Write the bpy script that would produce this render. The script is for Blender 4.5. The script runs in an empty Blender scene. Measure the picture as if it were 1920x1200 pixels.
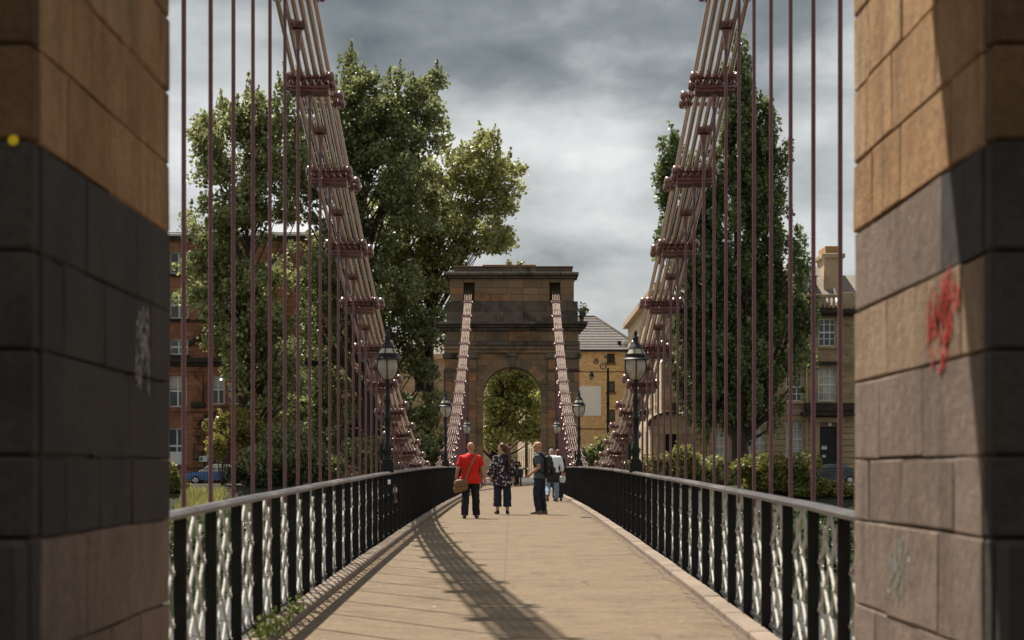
import bpy, math, random
import numpy as np
from mathutils import Vector, Matrix, noise as mnoise

R = math.radians
S = bpy.context.scene
C = S.collection
HC = 1.43                      # eye height of the photographer above the near end of the deck
FPX = 4000.0

# ------------------------------------------------------------------ camera
cam_d = bpy.data.cameras.new('camera')
cam = bpy.data.objects.new('camera', cam_d); C.objects.link(cam)
cam.location = (0, 0, HC); cam.rotation_euler = (R(90), 0, 0)
cam_d.sensor_width = 36; cam_d.lens = 75; cam_d.shift_y = 280 / 1920
cam_d.clip_start = 0.1; cam_d.clip_end = 6000
cam_d.dof.use_dof = True; cam_d.dof.focus_distance = 52; cam_d.dof.aperture_fstop = 3.2
S.camera = cam

# ------------------------------------------------------------------ sky and sun
SUN_EL, SUN_AZ = 61.0, 35.0    # degrees; azimuth to the left of the bridge axis
W = bpy.data.worlds.new('World'); S.world = W; W.use_nodes = True
nt = W.node_tree; nt.nodes.clear()
def N(t, **k):
    n = nt.nodes.new(t)
    for a, b in k.items():
        if a == 'i':
            for q, v in b.items(): n.inputs[q].default_value = v
        else: setattr(n, a, b)
    return n
L = nt.links.new
out = N('ShaderNodeOutputWorld'); bg = N('ShaderNodeBackground', i={'Strength': 0.07})
sky = N('ShaderNodeTexSky', sky_type='NISHITA', sun_disc=False)
sky.sun_elevation = R(SUN_EL); sky.sun_rotation = R(-SUN_AZ)
tc = N('ShaderNodeTexCoord')
mp = N('ShaderNodeMapping', i={'Scale': (4.0, 4.0, 8.0), 'Location': (2.07, 0.6, 2.0)})
L(tc.outputs['Generated'], mp.inputs['Vector'])
n1 = N('ShaderNodeTexNoise', i={'Scale': 1.0, 'Detail': 3.0, 'Roughness': 0.45, 'Distortion': 0.12})
n2 = N('ShaderNodeTexNoise', i={'Scale': 2.7, 'Detail': 8.0, 'Roughness': 0.54, 'Distortion': 0.1})
L(mp.outputs[0], n1.inputs['Vector']); L(mp.outputs[0], n2.inputs['Vector'])
mxn = N('ShaderNodeMix', data_type='FLOAT', i={0: 0.48})
L(n1.outputs['Fac'], mxn.inputs[2]); L(n2.outputs['Fac'], mxn.inputs[3])
rp = N('ShaderNodeValToRGB'); cr = rp.color_ramp
cr.elements[0].position = 0.32; cr.elements[0].color = (0.095, 0.112, 0.12, 1)
cr.elements[1].position = 0.68; cr.elements[1].color = (0.86, 0.86, 0.845, 1)
e = cr.elements.new(0.42); e.color = (0.215, 0.238, 0.246, 1)
e = cr.elements.new(0.50); e.color = (0.42, 0.437, 0.437, 1)
e = cr.elements.new(0.58); e.color = (0.62, 0.63, 0.625, 1)
L(mxn.outputs[0], rp.inputs[0])
sc10 = N('ShaderNodeVectorMath', operation='SCALE', i={'Scale': 10.0}); L(rp.outputs[0], sc10.inputs[0])
mxs = N('ShaderNodeMix', data_type='RGBA', i={0: 0.95}); L(sky.outputs[0], mxs.inputs[6]); L(sc10.outputs[0], mxs.inputs[7])
L(mxs.outputs[2], bg.inputs['Color']); L(bg.outputs[0], out.inputs[0])

sd = bpy.data.lights.new('sun', 'SUN'); sd.energy = 5.0; sd.angle = R(0.55); sd.color = (1.0, 0.93, 0.82)
so = bpy.data.objects.new('sun', sd); C.objects.link(so)
sdir = Vector((-math.sin(R(SUN_AZ)) * math.cos(R(SUN_EL)), math.cos(R(SUN_AZ)) * math.cos(R(SUN_EL)), math.sin(R(SUN_EL))))
so.rotation_euler = (-sdir).to_track_quat('-Z', 'Y').to_euler(); so.location = sdir * 60

S.view_settings.view_transform = 'Standard'; S.view_settings.look = 'None'
S.view_settings.exposure = 0.80; S.view_settings.gamma = 1.0; S.view_settings.use_curve_mapping = False
S.render.engine = 'CYCLES'; S.cycles.use_denoising = True
S.cycles.max_bounces = 6; S.cycles.diffuse_bounces = 4; S.cycles.glossy_bounces = 3; S.cycles.transparent_max_bounces = 8
S.cycles.use_adaptive_sampling = True; S.cycles.sample_clamp_indirect = 6

# ------------------------------------------------------------------ materials
MAT = {}
def M(name, c1, c2=None, rough=0.8, scale=4.0, bump=0.0, bscale=30.0, spec=0.3, metal=0.0, rnd=0.0,
      ramp=None, stain=None, stain_scale=(0.6, 0.6, 0.25), stain_lo=0.5, stain_hi=0.7, island=0.0, transl=0.0,
      brick=None, vscale=None, coat=0.0):
    m = bpy.data.materials.new(name); m.use_nodes = True
    t = m.node_tree; nd = t.nodes; nd.clear(); lk = t.links.new
    def n(ty, ins=None, **k):
        x = nd.new(ty)
        for a, b in k.items(): setattr(x, a, b)
        for q, v in (ins or {}).items(): x.inputs[q].default_value = v
        return x
    o = n('ShaderNodeOutputMaterial'); p = n('ShaderNodeBsdfPrincipled', {'Roughness': rough, 'Metallic': metal, 'Specular IOR Level': spec})
    if coat: p.inputs['Coat Weight'].default_value = coat; p.inputs['Coat Roughness'].default_value = .22
    tcn = n('ShaderNodeTexCoord'); vec = tcn.outputs['Object']
    if vscale:
        mpn = n('ShaderNodeMapping', {'Scale': vscale}); lk(vec, mpn.inputs[0]); vec = mpn.outputs[0]
    c1 = tuple(c1) + (1,); c2 = tuple(c2) + (1,) if c2 else c1
    nz = n('ShaderNodeTexNoise', {'Scale': scale, 'Detail': 7.0, 'Roughness': 0.62}); lk(vec, nz.inputs['Vector'])
    rr = n('ShaderNodeMapRange', {1: 0.3, 2: 0.7}); lk(nz.outputs['Fac'], rr.inputs[0])
    mx = n('ShaderNodeMix', {0: 0.5, 6: c1, 7: c2}, data_type='RGBA'); lk(rr.outputs[0], mx.inputs[0])
    col = mx.outputs[2]
    if ramp:                      # tone picked for each single stone
        oi = n('ShaderNodeObjectInfo'); rp_ = n('ShaderNodeValToRGB'); lk(oi.outputs['Random'], rp_.inputs[0])
        el = rp_.color_ramp.elements
        for i, cc in enumerate(ramp):
            e_ = el[i] if i < 2 else el.new(0.5)
            e_.color = tuple(cc) + (1,)
        for i, e_ in enumerate(el): e_.position = i / max(1, len(ramp) - 1)
        for i, cc in enumerate(ramp): el[i].color = tuple(cc) + (1,)
        m2 = n('ShaderNodeMix', {0: 0.65}, data_type='RGBA'); lk(col, m2.inputs[6]); lk(rp_.outputs[0], m2.inputs[7]); col = m2.outputs[2]
    if brick:
        bw, bh, mc, off = brick
        mpb = n('ShaderNodeMapping', {'Rotation': (R(90), 0, 0)}); lk(tcn.outputs['Object'], mpb.inputs[0])
        br = n('ShaderNodeTexBrick', {'Color1': (1, 1, 1, 1), 'Color2': (0.72, 0.72, 0.72, 1), 'Mortar': tuple(mc) + (1,), 'Scale': 1.0,
                                      'Mortar Size': off, 'Brick Width': bw, 'Row Height': bh, 'Mortar Smooth': 0.3})
        lk(mpb.outputs[0], br.inputs['Vector'])
        m3 = n('ShaderNodeMix', {0: 1.0}, data_type='RGBA', blend_type='MULTIPLY'); lk(col, m3.inputs[6]); lk(br.outputs['Color'], m3.inputs[7]); col = m3.outputs[2]
    if rnd:
        oi = n('ShaderNodeObjectInfo'); mr = n('ShaderNodeMapRange', {3: 1 - rnd, 4: 1 + rnd}); lk(oi.outputs['Random'], mr.inputs[0])
        hs = n('ShaderNodeHueSaturation'); lk(mr.outputs[0], hs.inputs['Value']); lk(col, hs.inputs['Color']); col = hs.outputs[0]
    if island:
        ge = n('ShaderNodeNewGeometry'); mr = n('ShaderNodeMapRange', {3: 1 - island, 4: 1 + island}); lk(ge.outputs['Random Per Island'], mr.inputs[0])
        hs = n('ShaderNodeHueSaturation'); lk(mr.outputs[0], hs.inputs['Value']); lk(col, hs.inputs['Color'])
        mh = n('ShaderNodeMapRange', {3: 0.485, 4: 0.515}); lk(ge.outputs['Random Per Island'], mh.inputs[0]); lk(mh.outputs[0], hs.inputs['Hue']); col = hs.outputs[0]
    if stain:
        ms = n('ShaderNodeMapping', {'Scale': stain_scale}); lk(tcn.outputs['Object'], ms.inputs[0])
        ns = n('ShaderNodeTexNoise', {'Scale': 1.0, 'Detail': 8.0, 'Roughness': 0.65, 'Distortion': 0.4}); lk(ms.outputs[0], ns.inputs['Vector'])
        mr = n('ShaderNodeMapRange', {1: stain_lo, 2: stain_hi}); lk(ns.outputs['Fac'], mr.inputs[0])
        m4 = n('ShaderNodeMix', {7: tuple(stain) + (1,)}, data_type='RGBA'); lk(mr.outputs[0], m4.inputs[0]); lk(col, m4.inputs[6]); col = m4.outputs[2]
    lk(col, p.inputs['Base Color'])
    if bump:
        nb = n('ShaderNodeTexNoise', {'Scale': bscale, 'Detail': 5.0}); lk(vec, nb.inputs['Vector'])
        bp = n('ShaderNodeBump', {'Strength': bump, 'Distance': 0.02}); lk(nb.outputs['Fac'], bp.inputs['Height']); lk(bp.outputs[0], p.inputs['Normal'])
    sh = p.outputs[0]
    if transl:
        tr = n('ShaderNodeBsdfTranslucent'); lk(col, tr.inputs['Color'])
        ms_ = n('ShaderNodeMixShader', {0: transl}); lk(sh, ms_.inputs[1]); lk(tr.outputs[0], ms_.inputs[2]); sh = ms_.outputs[0]
    lk(sh, o.inputs[0])
    MAT[name] = m
    return m

# ------------------------------------------------------------------ mesh building
class MB:
    def __init__(s): s.v = []; s.f = []; s.mi = []
    def add(s, vs, fs, m=0):
        b = len(s.v); s.v.extend([tuple(q) for q in vs]); s.f.extend([tuple(b + i for i in q) for q in fs]); s.mi.extend([m] * len(fs)); return s
    def box(s, x0, x1, y0, y1, z0, z1, m=0):
        v = [(x, y, z) for x in (x0, x1) for y in (y0, y1) for z in (z0, z1)]
        return s.add(v, [(0, 1, 3, 2), (4, 6, 7, 5), (0, 4, 5, 1), (2, 3, 7, 6), (0, 2, 6, 4), (1, 5, 7, 3)], m)
    def cbox(s, x0, x1, y0, y1, z0, z1, b=0.012, m=0):
        lo = (x0, y0, z0); hi = (x1, y1, z1); v = []; idx = {}
        b = min(b, (x1 - x0) * .45, (y1 - y0) * .45, (z1 - z0) * .45)
        for sx in (0, 1):
            for sy in (0, 1):
                for sz in (0, 1):
                    sg = (sx, sy, sz)
                    for ax in range(3):
                        p = []
                        for k in range(3):
                            c = hi[k] if sg[k] else lo[k]
                            if k != ax: c += -b if sg[k] else b
                            p.append(c)
                        idx[(sg, ax)] = len(v); v.append(tuple(p))
        f = []
        def quad(ks): f.append(tuple(idx[k] for k in ks))
        for ax in range(3):
            o1, o2 = [k for k in range(3) if k != ax]
            for sd_ in (0, 1):
                def g(a, b_):
                    q = [0, 0, 0]; q[ax] = sd_; q[o1] = a; q[o2] = b_; return (tuple(q), ax)
                quad([g(0, 0), g(1, 0), g(1, 1), g(0, 1)])
            for a in (0, 1):
                for b_ in (0, 1):
                    def h(t):
                        q = [0, 0, 0]; q[ax] = t; q[o1] = a; q[o2] = b_; return tuple(q)
                    quad([(h(0), o1), (h(1), o1), (h(1), o2), (h(0), o2)])
        for sx in (0, 1):
            for sy in (0, 1):
                for sz in (0, 1):
                    f.append(tuple(idx[((sx, sy, sz), a)] for a in range(3)))
        return s.add(v, f, m)
    def ring_loft(s, rings, cap=True, m=0, closed=False):
        n = len(rings[0]); v = [p for r in rings for p in r]; f = []
        for i in range(len(rings) - 1):
            for j in range(n):
                k = (j + 1) % n
                f.append((i * n + j, i * n + k, (i + 1) * n + k, (i + 1) * n + j))
        if cap:
            f.append(tuple(range(n - 1, -1, -1))); f.append(tuple((len(rings) - 1) * n + j for j in range(n)))
        return s.add(v, f, m)
    def tube(s, pts, r, n=8, cap=True, m=0):
        pts = [Vector(p) for p in pts]
        if not isinstance(r, (list, tuple)): r = [r] * len(pts)
        rings = []; up = None
        for i, p in enumerate(pts):
            a = pts[max(0, i - 1)]; b = pts[min(len(pts) - 1, i + 1)]
            t = (b - a).normalized()
            if up is None:
                up = Vector((0, 0, 1)) if abs(t.z) < .9 else Vector((1, 0, 0))
            u = t.cross(up).normalized(); w = u.cross(t).normalized(); up = w
            rings.append([p + (u * math.cos(2 * math.pi * j / n) + w * math.sin(2 * math.pi * j / n)) * r[i] for j in range(n)])
        return s.ring_loft(rings, cap, m)
    def lathe(s, prof, n=16, c=(0, 0, 0), m=0, axis='z', cap=True):
        rings = []
        for r, z in prof:
            rg = []
            for j in range(n):
                a = 2 * math.pi * j / n; x = r * math.cos(a); y = r * math.sin(a)
                if axis == 'z': q = (c[0] + x, c[1] + y, c[2] + z)
                elif axis == 'x': q = (c[0] + z, c[1] + x, c[2] + y)
                else: q = (c[0] + y, c[1] + z, c[2] + x)
                rg.append(q)
            rings.append(rg)
        return s.ring_loft(rings, cap, m)
    def ball(s, c, rx, ry=None, rz=None, n=10, k=6, m=0):
        ry = ry or rx; rz = rz or rx; rings = []
        for i in range(k + 1):
            a = math.pi * (i + .02) / (k + .04); rr = math.sin(a); z = -math.cos(a)
            rings.append([(c[0] + rx * rr * math.cos(2 * math.pi * j / n), c[1] + ry * rr * math.sin(2 * math.pi * j / n), c[2] + rz * z) for j in range(n)])
        return s.ring_loft(rings, True, m)
    def prism(s, poly, y0, y1, m=0):          # polygon in x,z pushed along y
        n = len(poly); v = [(x, y0, z) for x, z in poly] + [(x, y1, z) for x, z in poly]
        f = [tuple(range(n)), tuple(range(2 * n - 1, n - 1, -1))] + [(i, n + i, n + (i + 1) % n, (i + 1) % n) for i in range(n)]
        return s.add(v, f, m)
    def prismx(s, poly, x0, x1, m=0):         # polygon in y,z pushed along x
        n = len(poly); v = [(x0, y, z) for y, z in poly] + [(x1, y, z) for y, z in poly]
        f = [tuple(range(n)), tuple(range(2 * n - 1, n - 1, -1))] + [(i, n + i, n + (i + 1) % n, (i + 1) % n) for i in range(n)]
        return s.add(v, f, m)
    def mesh(s, name, mats=None, smooth=None):
        me = bpy.data.meshes.new(name); me.from_pydata(s.v, [], s.f); me.validate()
        if mats is not None:
            if not isinstance(mats, (list, tuple)): mats = [mats]
            for q in mats: me.materials.append(MAT[q] if isinstance(q, str) else q)
            if len(mats) > 1 and len(me.polygons) == len(s.mi): me.polygons.foreach_set('material_index', s.mi)
        import bmesh
        bm = bmesh.new(); bm.from_mesh(me); bmesh.ops.recalc_face_normals(bm, faces=bm.faces[:]); bm.to_mesh(me); bm.free()
        if smooth is not None:
            me.polygons.foreach_set('use_smooth', [True] * len(me.polygons)); me.set_sharp_from_angle(angle=R(smooth))
        me.update()
        return me
    def build(s, name, mats, parent=None, smooth=None):   # vertices are in world space
        me = s.mesh(name, mats, smooth)
        if parent is not None:
            o_ = wloc(parent); me.transform(Matrix.Translation(-o_))
        return put(name, me, parent)

def wloc(o):
    p = Vector((0, 0, 0))
    while o is not None: p = p + o.location; o = o.parent
    return p
def put(name, me, parent=None, loc=None, rot=None, scale=None):
    o = bpy.data.objects.new(name, me); C.objects.link(o)
    if parent is not None: o.parent = parent
    if loc is not None: o.location = loc
    if rot is not None: o.rotation_euler = rot
    if scale is not None: o.scale = scale
    return o
def tag(o, label, cat, group=None):
    o['label'] = label; o['category'] = cat
    if group: o['group'] = group
    return o
def thing(name, label, cat, loc=(0, 0, 0), rz=0, group=None):
    o = bpy.data.objects.new(name, None); C.objects.link(o); o.location = loc; o.rotation_euler = (0, 0, rz)
    o.empty_display_size = 0.1
    return tag(o, label, cat, group)
def struct(name, mb, mats, smooth=None):
    o = mb.build(name, mats, None, smooth); o['kind'] = 'structure'; return o
def at(px, py, d): return Vector(((px - 960) * d / FPX, d, HC + (880 - py) * d / FPX))

def deck_z(y):
    u = (y - 74.7) / 62.8
    if y <= 11.9: return 0.0
    if y <= 74.7: return 0.37 * (1 - u * u)
    return 0.37 + 0.08 * min(1.0, u) ** 2
STREET = 0.42
def ground_z(y):
    if y < 12.6: return -0.02
    if y < 119: return -7.5
    if y < 137.5: return -6.0 + (y - 119) / 18.5 * 6.2
    return 0.2 if y < 138.2 else STREET - 0.05
# ------------------------------------------------------------------ palette
M('stone_far', (0.25, 0.152, 0.084), (0.16, 0.105, 0.066), rough=.9, scale=1.6, bump=.5, bscale=9,
  ramp=[(.15, .118, .09), (.32, .19, .105), (.20, .15, .11), (.44, .21, .085), (.22, .155, .10), (.36, .235, .135), (.12, .10, .078)],
  stain=(.035, .030, .024), stain_scale=(.35, .35, .55), stain_lo=.54, stain_hi=.74)
M('stone_far_dark', (0.17, 0.134, 0.10), (0.095, 0.078, 0.06), rough=.95, scale=1.8, bump=.6, bscale=7, rnd=.25,
  stain=(.025, .023, .018), stain_scale=(.8, .8, .5), stain_lo=.5, stain_hi=.68)
M('stone_cap', (0.26, 0.12, 0.05), (0.18, 0.09, 0.045), rough=.9, scale=2, bump=.3, rnd=.15)
M('mortar', (0.34, 0.27, 0.20), (0.22, 0.17, 0.125), rough=1, scale=3)
M('mortar_pale', (0.30, 0.235, 0.18), (0.16, 0.12, 0.09), rough=1, scale=6)
def weathered(name, tones, grain=26.0, streak=(.35, .35, .35), streak_col=(.05, .04, .032), amount=.75, blotch=1.3, bump=.9, rough=.88, zs=.22, spread=.5):
    m = bpy.data.materials.new(name); m.use_nodes = True; t = m.node_tree; nd = t.nodes; lk = t.links.new; p = nd['Principled BSDF']
    p.inputs['Roughness'].default_value = rough; p.inputs['Specular IOR Level'].default_value = .25
    def n(ty, ins=None, **k):
        x = nd.new(ty)
        for a, b in k.items(): setattr(x, a, b)
        for q, v in (ins or {}).items(): x.inputs[q].default_value = v
        return x
    tc_ = n('ShaderNodeTexCoord'); oi = n('ShaderNodeObjectInfo')
    nz = n('ShaderNodeTexNoise', {'Scale': blotch, 'Detail': 8.0, 'Roughness': .65, 'Distortion': .3}); lk(tc_.outputs['Object'], nz.inputs['Vector'])
    ad = n('ShaderNodeMath', {1: spread}, operation='MULTIPLY'); lk(oi.outputs['Random'], ad.inputs[0])
    ma = n('ShaderNodeMapRange', {1: .3, 2: .7, 3: 0.0, 4: 1 - spread}); lk(nz.outputs['Fac'], ma.inputs[0])
    sm = n('ShaderNodeMath', operation='ADD'); lk(ad.outputs[0], sm.inputs[0]); lk(ma.outputs[0], sm.inputs[1])
    rp_ = n('ShaderNodeValToRGB'); el = rp_.color_ramp.elements
    while len(el) < len(tones): el.new(.5)
    for k, c in enumerate(tones): el[k].position = k / (len(tones) - 1)
    for k, c in enumerate(tones): el[k].color = tuple(c) + (1,)
    lk(sm.outputs[0], rp_.inputs[0])
    mp_ = n('ShaderNodeMapping', {'Scale': (3.2, 3.2, zs * 3.2)}); lk(tc_.outputs['Object'], mp_.inputs[0])
    ns = n('ShaderNodeTexNoise', {'Scale': 1.0, 'Detail': 6.0, 'Roughness': .6}); lk(mp_.outputs[0], ns.inputs['Vector'])
    mr = n('ShaderNodeMapRange', {1: .5, 2: .72, 3: 0.0, 4: amount}); lk(ns.outputs['Fac'], mr.inputs[0])
    m1 = n('ShaderNodeMix', {7: tuple(streak_col) + (1,)}, data_type='RGBA'); lk(mr.outputs[0], m1.inputs[0]); lk(rp_.outputs[0], m1.inputs[6])
    ng = n('ShaderNodeTexNoise', {'Scale': grain, 'Detail': 6.0, 'Roughness': .7}); lk(tc_.outputs['Object'], ng.inputs['Vector'])
    mg = n('ShaderNodeMapRange', {1: .3, 2: .7, 3: .72, 4: 1.25}); lk(ng.outputs['Fac'], mg.inputs[0])
    hs = n('ShaderNodeHueSaturation'); lk(mg.outputs[0], hs.inputs['Value']); lk(m1.outputs[2], hs.inputs['Color']); lk(hs.outputs[0], p.inputs['Base Color'])
    nb = n('ShaderNodeTexNoise', {'Scale': grain * .35, 'Detail': 9.0, 'Roughness': .7}); lk(tc_.outputs['Object'], nb.inputs['Vector'])
    bp = n('ShaderNodeBump', {'Strength': bump, 'Distance': .03}); lk(nb.outputs['Fac'], bp.inputs['Height']); lk(bp.outputs[0], p.inputs['Normal'])
    MAT[name] = m
weathered('stone_near', [(.20, .112, .052), (.31, .172, .077), (.41, .245, .12), (.44, .295, .165), (.35, .195, .082)], streak_col=(.12, .078, .045), amount=.7, spread=.42)
weathered('stone_near_shade', [(.07, .043, .024), (.11, .065, .034), (.15, .088, .043), (.12, .07, .034)], streak_col=(.04, .03, .022), amount=.7)  # darker copy of stone_near: shade of the front faces put into the colour
weathered('paint_near', [(.12, .088, .07), (.17, .124, .097), (.225, .165, .13), (.19, .14, .112)], streak_col=(.07, .058, .05), amount=.6, bump=.7, spread=.28)
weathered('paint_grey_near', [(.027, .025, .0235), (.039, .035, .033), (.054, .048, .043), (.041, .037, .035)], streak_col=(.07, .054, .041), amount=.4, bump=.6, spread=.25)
weathered('stone_scrubbed', [(.17, .115, .075), (.24, .16, .10), (.33, .225, .145), (.29, .195, .125)], streak_col=(.13, .09, .065), amount=.6)
weathered('deck', [(.108, .077, .048), (.133, .096, .060), (.163, .118, .075), (.15, .108, .068), (.118, .084, .053)], grain=16, streak_col=(.098, .069, .045), amount=.6, blotch=.8, bump=.35, rough=.92, zs=1.0, spread=0.0)
M('seam', (0.10, 0.075, 0.054), (0.14, 0.105, 0.075), rough=.95, scale=6)
M('speck_pale', (0.5, 0.47, 0.42), rough=.8)
M('speck_dark', (0.07, 0.055, 0.042), rough=.9)
M('deck_dirt', (0.10, 0.072, 0.05), (0.16, 0.115, 0.08), rough=.95, scale=2.2, bump=.4, bscale=90)
M('kerb_stone', (0.24, 0.185, 0.14), (0.17, 0.13, 0.10), rough=.9, scale=3, bump=.3, bscale=30, rnd=.12)
M('girder', (0.02, 0.02, 0.02), rough=.6)
M('rail_black', (0.008, 0.008, 0.009), (0.014, 0.014, 0.014), rough=.6, scale=9, bump=.15, bscale=60, spec=.2)
M('rail_top', (0.028, 0.027, 0.027), (0.07, 0.055, 0.052), rough=.38, scale=2.2, bump=.3, bscale=14, spec=.5,
  stain=(.16, .14, .13), stain_scale=(3, .5, 3), stain_lo=.5, stain_hi=.68)
M('lattice_white', (0.62, 0.62, 0.58), (0.50, 0.50, 0.46), rough=.85, scale=14, bump=.3, spec=.1,
  stain=(.20, .12, .07), stain_scale=(9, 9, 9), stain_lo=.56, stain_hi=.72)
M('chain_paint', (0.22, 0.09, 0.078), (0.12, 0.05, 0.043), metal=.45, rough=.3, scale=7, bump=.2, bscale=40, spec=.7, coat=.9,
  stain=(.14, .06, .045), stain_scale=(4, 4, 4), stain_lo=.55, stain_hi=.72)
M('rod_paint', (0.62, 0.48, 0.41), (0.46, 0.33, 0.27), metal=.75, rough=.36, scale=6, bump=.1, spec=.8, coat=1.0,
  stain=(.36, .25, .13), stain_scale=(5, 1.5, 5), stain_lo=.52, stain_hi=.72)
M('hanger_paint', (0.185, 0.085, 0.088), (0.14, 0.064, 0.068), rough=.45, scale=8, spec=.4)
M('lamp_black', (0.010, 0.011, 0.012), (0.016, 0.016, 0.016), rough=.5, scale=12, spec=.3, bump=.2, bscale=40)
M('lamp_globe', (0.78, 0.73, 0.63), (0.60, 0.56, 0.48), rough=.35, scale=9, spec=.5, transl=.45, stain=(.34, .31, .26), stain_scale=(12, 12, 7), stain_lo=.52, stain_hi=.78)
M('lamp_pane', (0.74, 0.69, 0.55), (0.58, 0.53, 0.42), rough=.3, scale=9, spec=.5, transl=.3)
M('grass_ground', (0.036, 0.037, 0.018), (0.02, 0.021, 0.011), rough=1, scale=.6, bump=.6, bscale=8)
M('earth', (0.07, 0.06, 0.045), (0.05, 0.042, 0.03), rough=1, scale=.8, bump=.6, bscale=5)
M('asphalt', (0.055, 0.054, 0.052), (0.042, 0.042, 0.042), rough=.9, scale=2, bump=.3, bscale=60)
M('paving', (0.26, 0.235, 0.205), (0.20, 0.18, 0.155), rough=.9, scale=1.4, bump=.3, bscale=40)
M('water', (0.012, 0.014, 0.011), (0.018, 0.02, 0.015), rough=.1, scale=.3, bump=.06, bscale=1.6, spec=.06)
M('graffiti_red', (0.62, 0.06, 0.035), (0.45, 0.07, 0.05), rough=.6, scale=6)
M('graffiti_white', (0.55, 0.54, 0.51), (0.40, 0.39, 0.37), rough=.6, scale=9)
M('graffiti_teal', (0.42, 0.46, 0.42), (0.32, 0.35, 0.31), rough=.6, scale=8)
M('sticker_yellow', (0.85, 0.62, 0.02), rough=.5)
M('weed', (0.10, 0.14, 0.03), (0.17, 0.19, 0.05), rough=.7, island=.3, transl=.3)

rng = random.Random(7)
for nm in ('graffiti_red', 'graffiti_white', 'graffiti_teal'):
    t_ = MAT[nm].node_tree; p_ = next(q for q in t_.nodes if q.type == 'BSDF_PRINCIPLED'); o_ = next(q for q in t_.nodes if q.type == 'OUTPUT_MATERIAL')
    tr_n = t_.nodes.new('ShaderNodeBsdfTransparent'); ms_n = t_.nodes.new('ShaderNodeMixShader'); nz_n = t_.nodes.new('ShaderNodeTexNoise'); nz_n.inputs['Scale'].default_value = 22; nz_n.inputs['Detail'].default_value = 5
    tc_n = t_.nodes.new('ShaderNodeTexCoord'); mr_n = t_.nodes.new('ShaderNodeMapRange'); mr_n.inputs[1].default_value = .40; mr_n.inputs[2].default_value = .62; mr_n.inputs[4].default_value = .75
    t_.links.new(tc_n.outputs['Object'], nz_n.inputs['Vector']); t_.links.new(nz_n.outputs['Fac'], mr_n.inputs[0]); t_.links.new(mr_n.outputs[0], ms_n.inputs[0])
    t_.links.new(tr_n.outputs[0], ms_n.inputs[1]); t_.links.new(p_.outputs[0], ms_n.inputs[2]); t_.links.new(ms_n.outputs[0], o_.inputs[0])

# ------------------------------------------------------------------ ground, river, street
g = MB()
xs = [-2500, -400, -120, -60, -30, -12, -2.4, 2.4, 12, 30, 60, 120, 400, 2500]
ys = [-400, -60, -5, 12.6, 12.601, 119, 123, 127, 131, 135, 137.5, 138.2, 160, 400, 3500]
vs = [(x, y, ground_z(y)) for y in ys for x in xs]; nx = len(xs)
g.add(vs, [(j * nx + i, j * nx + i + 1, (j + 1) * nx + i + 1, (j + 1) * nx + i) for j in range(len(ys) - 1) for i in range(nx - 1)])
struct('ground', g, 'grass_ground')
g = MB(); g.add([(-2500, 12.7, -4.6), (2500, 12.7, -4.6), (2500, 123.4, -4.6), (-2500, 123.4, -4.6)], [(0, 1, 2, 3)])
struct('river_water', g, 'water')
g = MB(); g.box(-1200, -4.45, 12.0, 12.59, -7, 0.0); g.box(4.45, 1200, 12.0, 12.59, -7, 0.0)
struct('quay', g, 'paving')
g = MB(); g.box(-400, 400, 148.0, 155.0, STREET - .3, STREET - .07); struct('road', g, 'asphalt')
g = MB(); g.box(-400, 400, 144.0, 147.95, STREET - .3, STREET); g.box(-400, 400, 155.05, 400, STREET - .3, STREET + .004); g.box(-4.6, 4.6, 141.2, 143.99, STREET - .3, STREET - .002)
struct('pavement', g, 'paving')
g = MB(); g.box(-2.6, 9.0, 155.2, 390, STREET - .1, STREET + .012); struct('side_street', g, 'asphalt')
g = MB(); g.box(-60, 60, -40, 8.1, -.2, -.004); struct('approach_road', g, 'asphalt')

# ------------------------------------------------------------------ bridge deck
YD = [-30.0, 0.0, 8.0] + [11.9 + (137.5 - 11.9) * i / 70 for i in range(71)] + [141.2]
def swept(mb, x0, x1, dz0, dz1, ys_=None, m=0):
    ys_ = ys_ or YD
    rings = [[(x0, y, deck_z(y) + dz0), (x1, y, deck_z(y) + dz0), (x1, y, deck_z(y) + dz1), (x0, y, deck_z(y) + dz1)] for y in ys_]
    mb.ring_loft(rings, True, m); return mb
g = MB(); swept(g, -1.90, 1.90, -.25, 0.0); struct('bridge_deck', g, 'deck')
YB = [y for y in YD if 11.85 < y < 138]
g = MB(); swept(g, -3.0, -1.91, -.35, -.05, YB); swept(g, 1.91, 3.0, -.35, -.05, YB); struct('deck_edge_beams', g, 'girder')
g = MB()                                           # trodden dirt drifted along the right kerb, ragged edge
rr = random.Random(3); prev = None; yy = 12.2
while yy < 110:
    w = .08 + .10 * mnoise.noise(Vector((yy * .9, 3.3, 0))) + .07 * mnoise.noise(Vector((yy * 4.1, 1.3, 0)))
    cur = [(1.90, yy, deck_z(yy) + .004), (1.90 - max(.02, w), yy, deck_z(yy) + .004)]
    if prev: g.add(prev + cur, [(0, 1, 3, 2)])
    prev = cur; yy += .17 if yy < 40 else .6
struct('deck_dirt', g, 'deck_dirt')
g = MB(); rr = random.Random(9)                     # construction seams in the surfacing
yy = 12.5; prev = None
while yy < 70:
    x_ = -.09 + .018 * mnoise.noise(Vector((yy * 1.7, 8, 0))); w_ = .005 + .004 * abs(mnoise.noise(Vector((yy * 3, 2, 0))))
    cur = [(x_ - w_, yy, deck_z(yy) + .004), (x_ + w_, yy, deck_z(yy) + .004)]
    if prev: g.add(prev + cur, [(0, 1, 3, 2)])
    prev = cur; yy += .22
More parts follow.
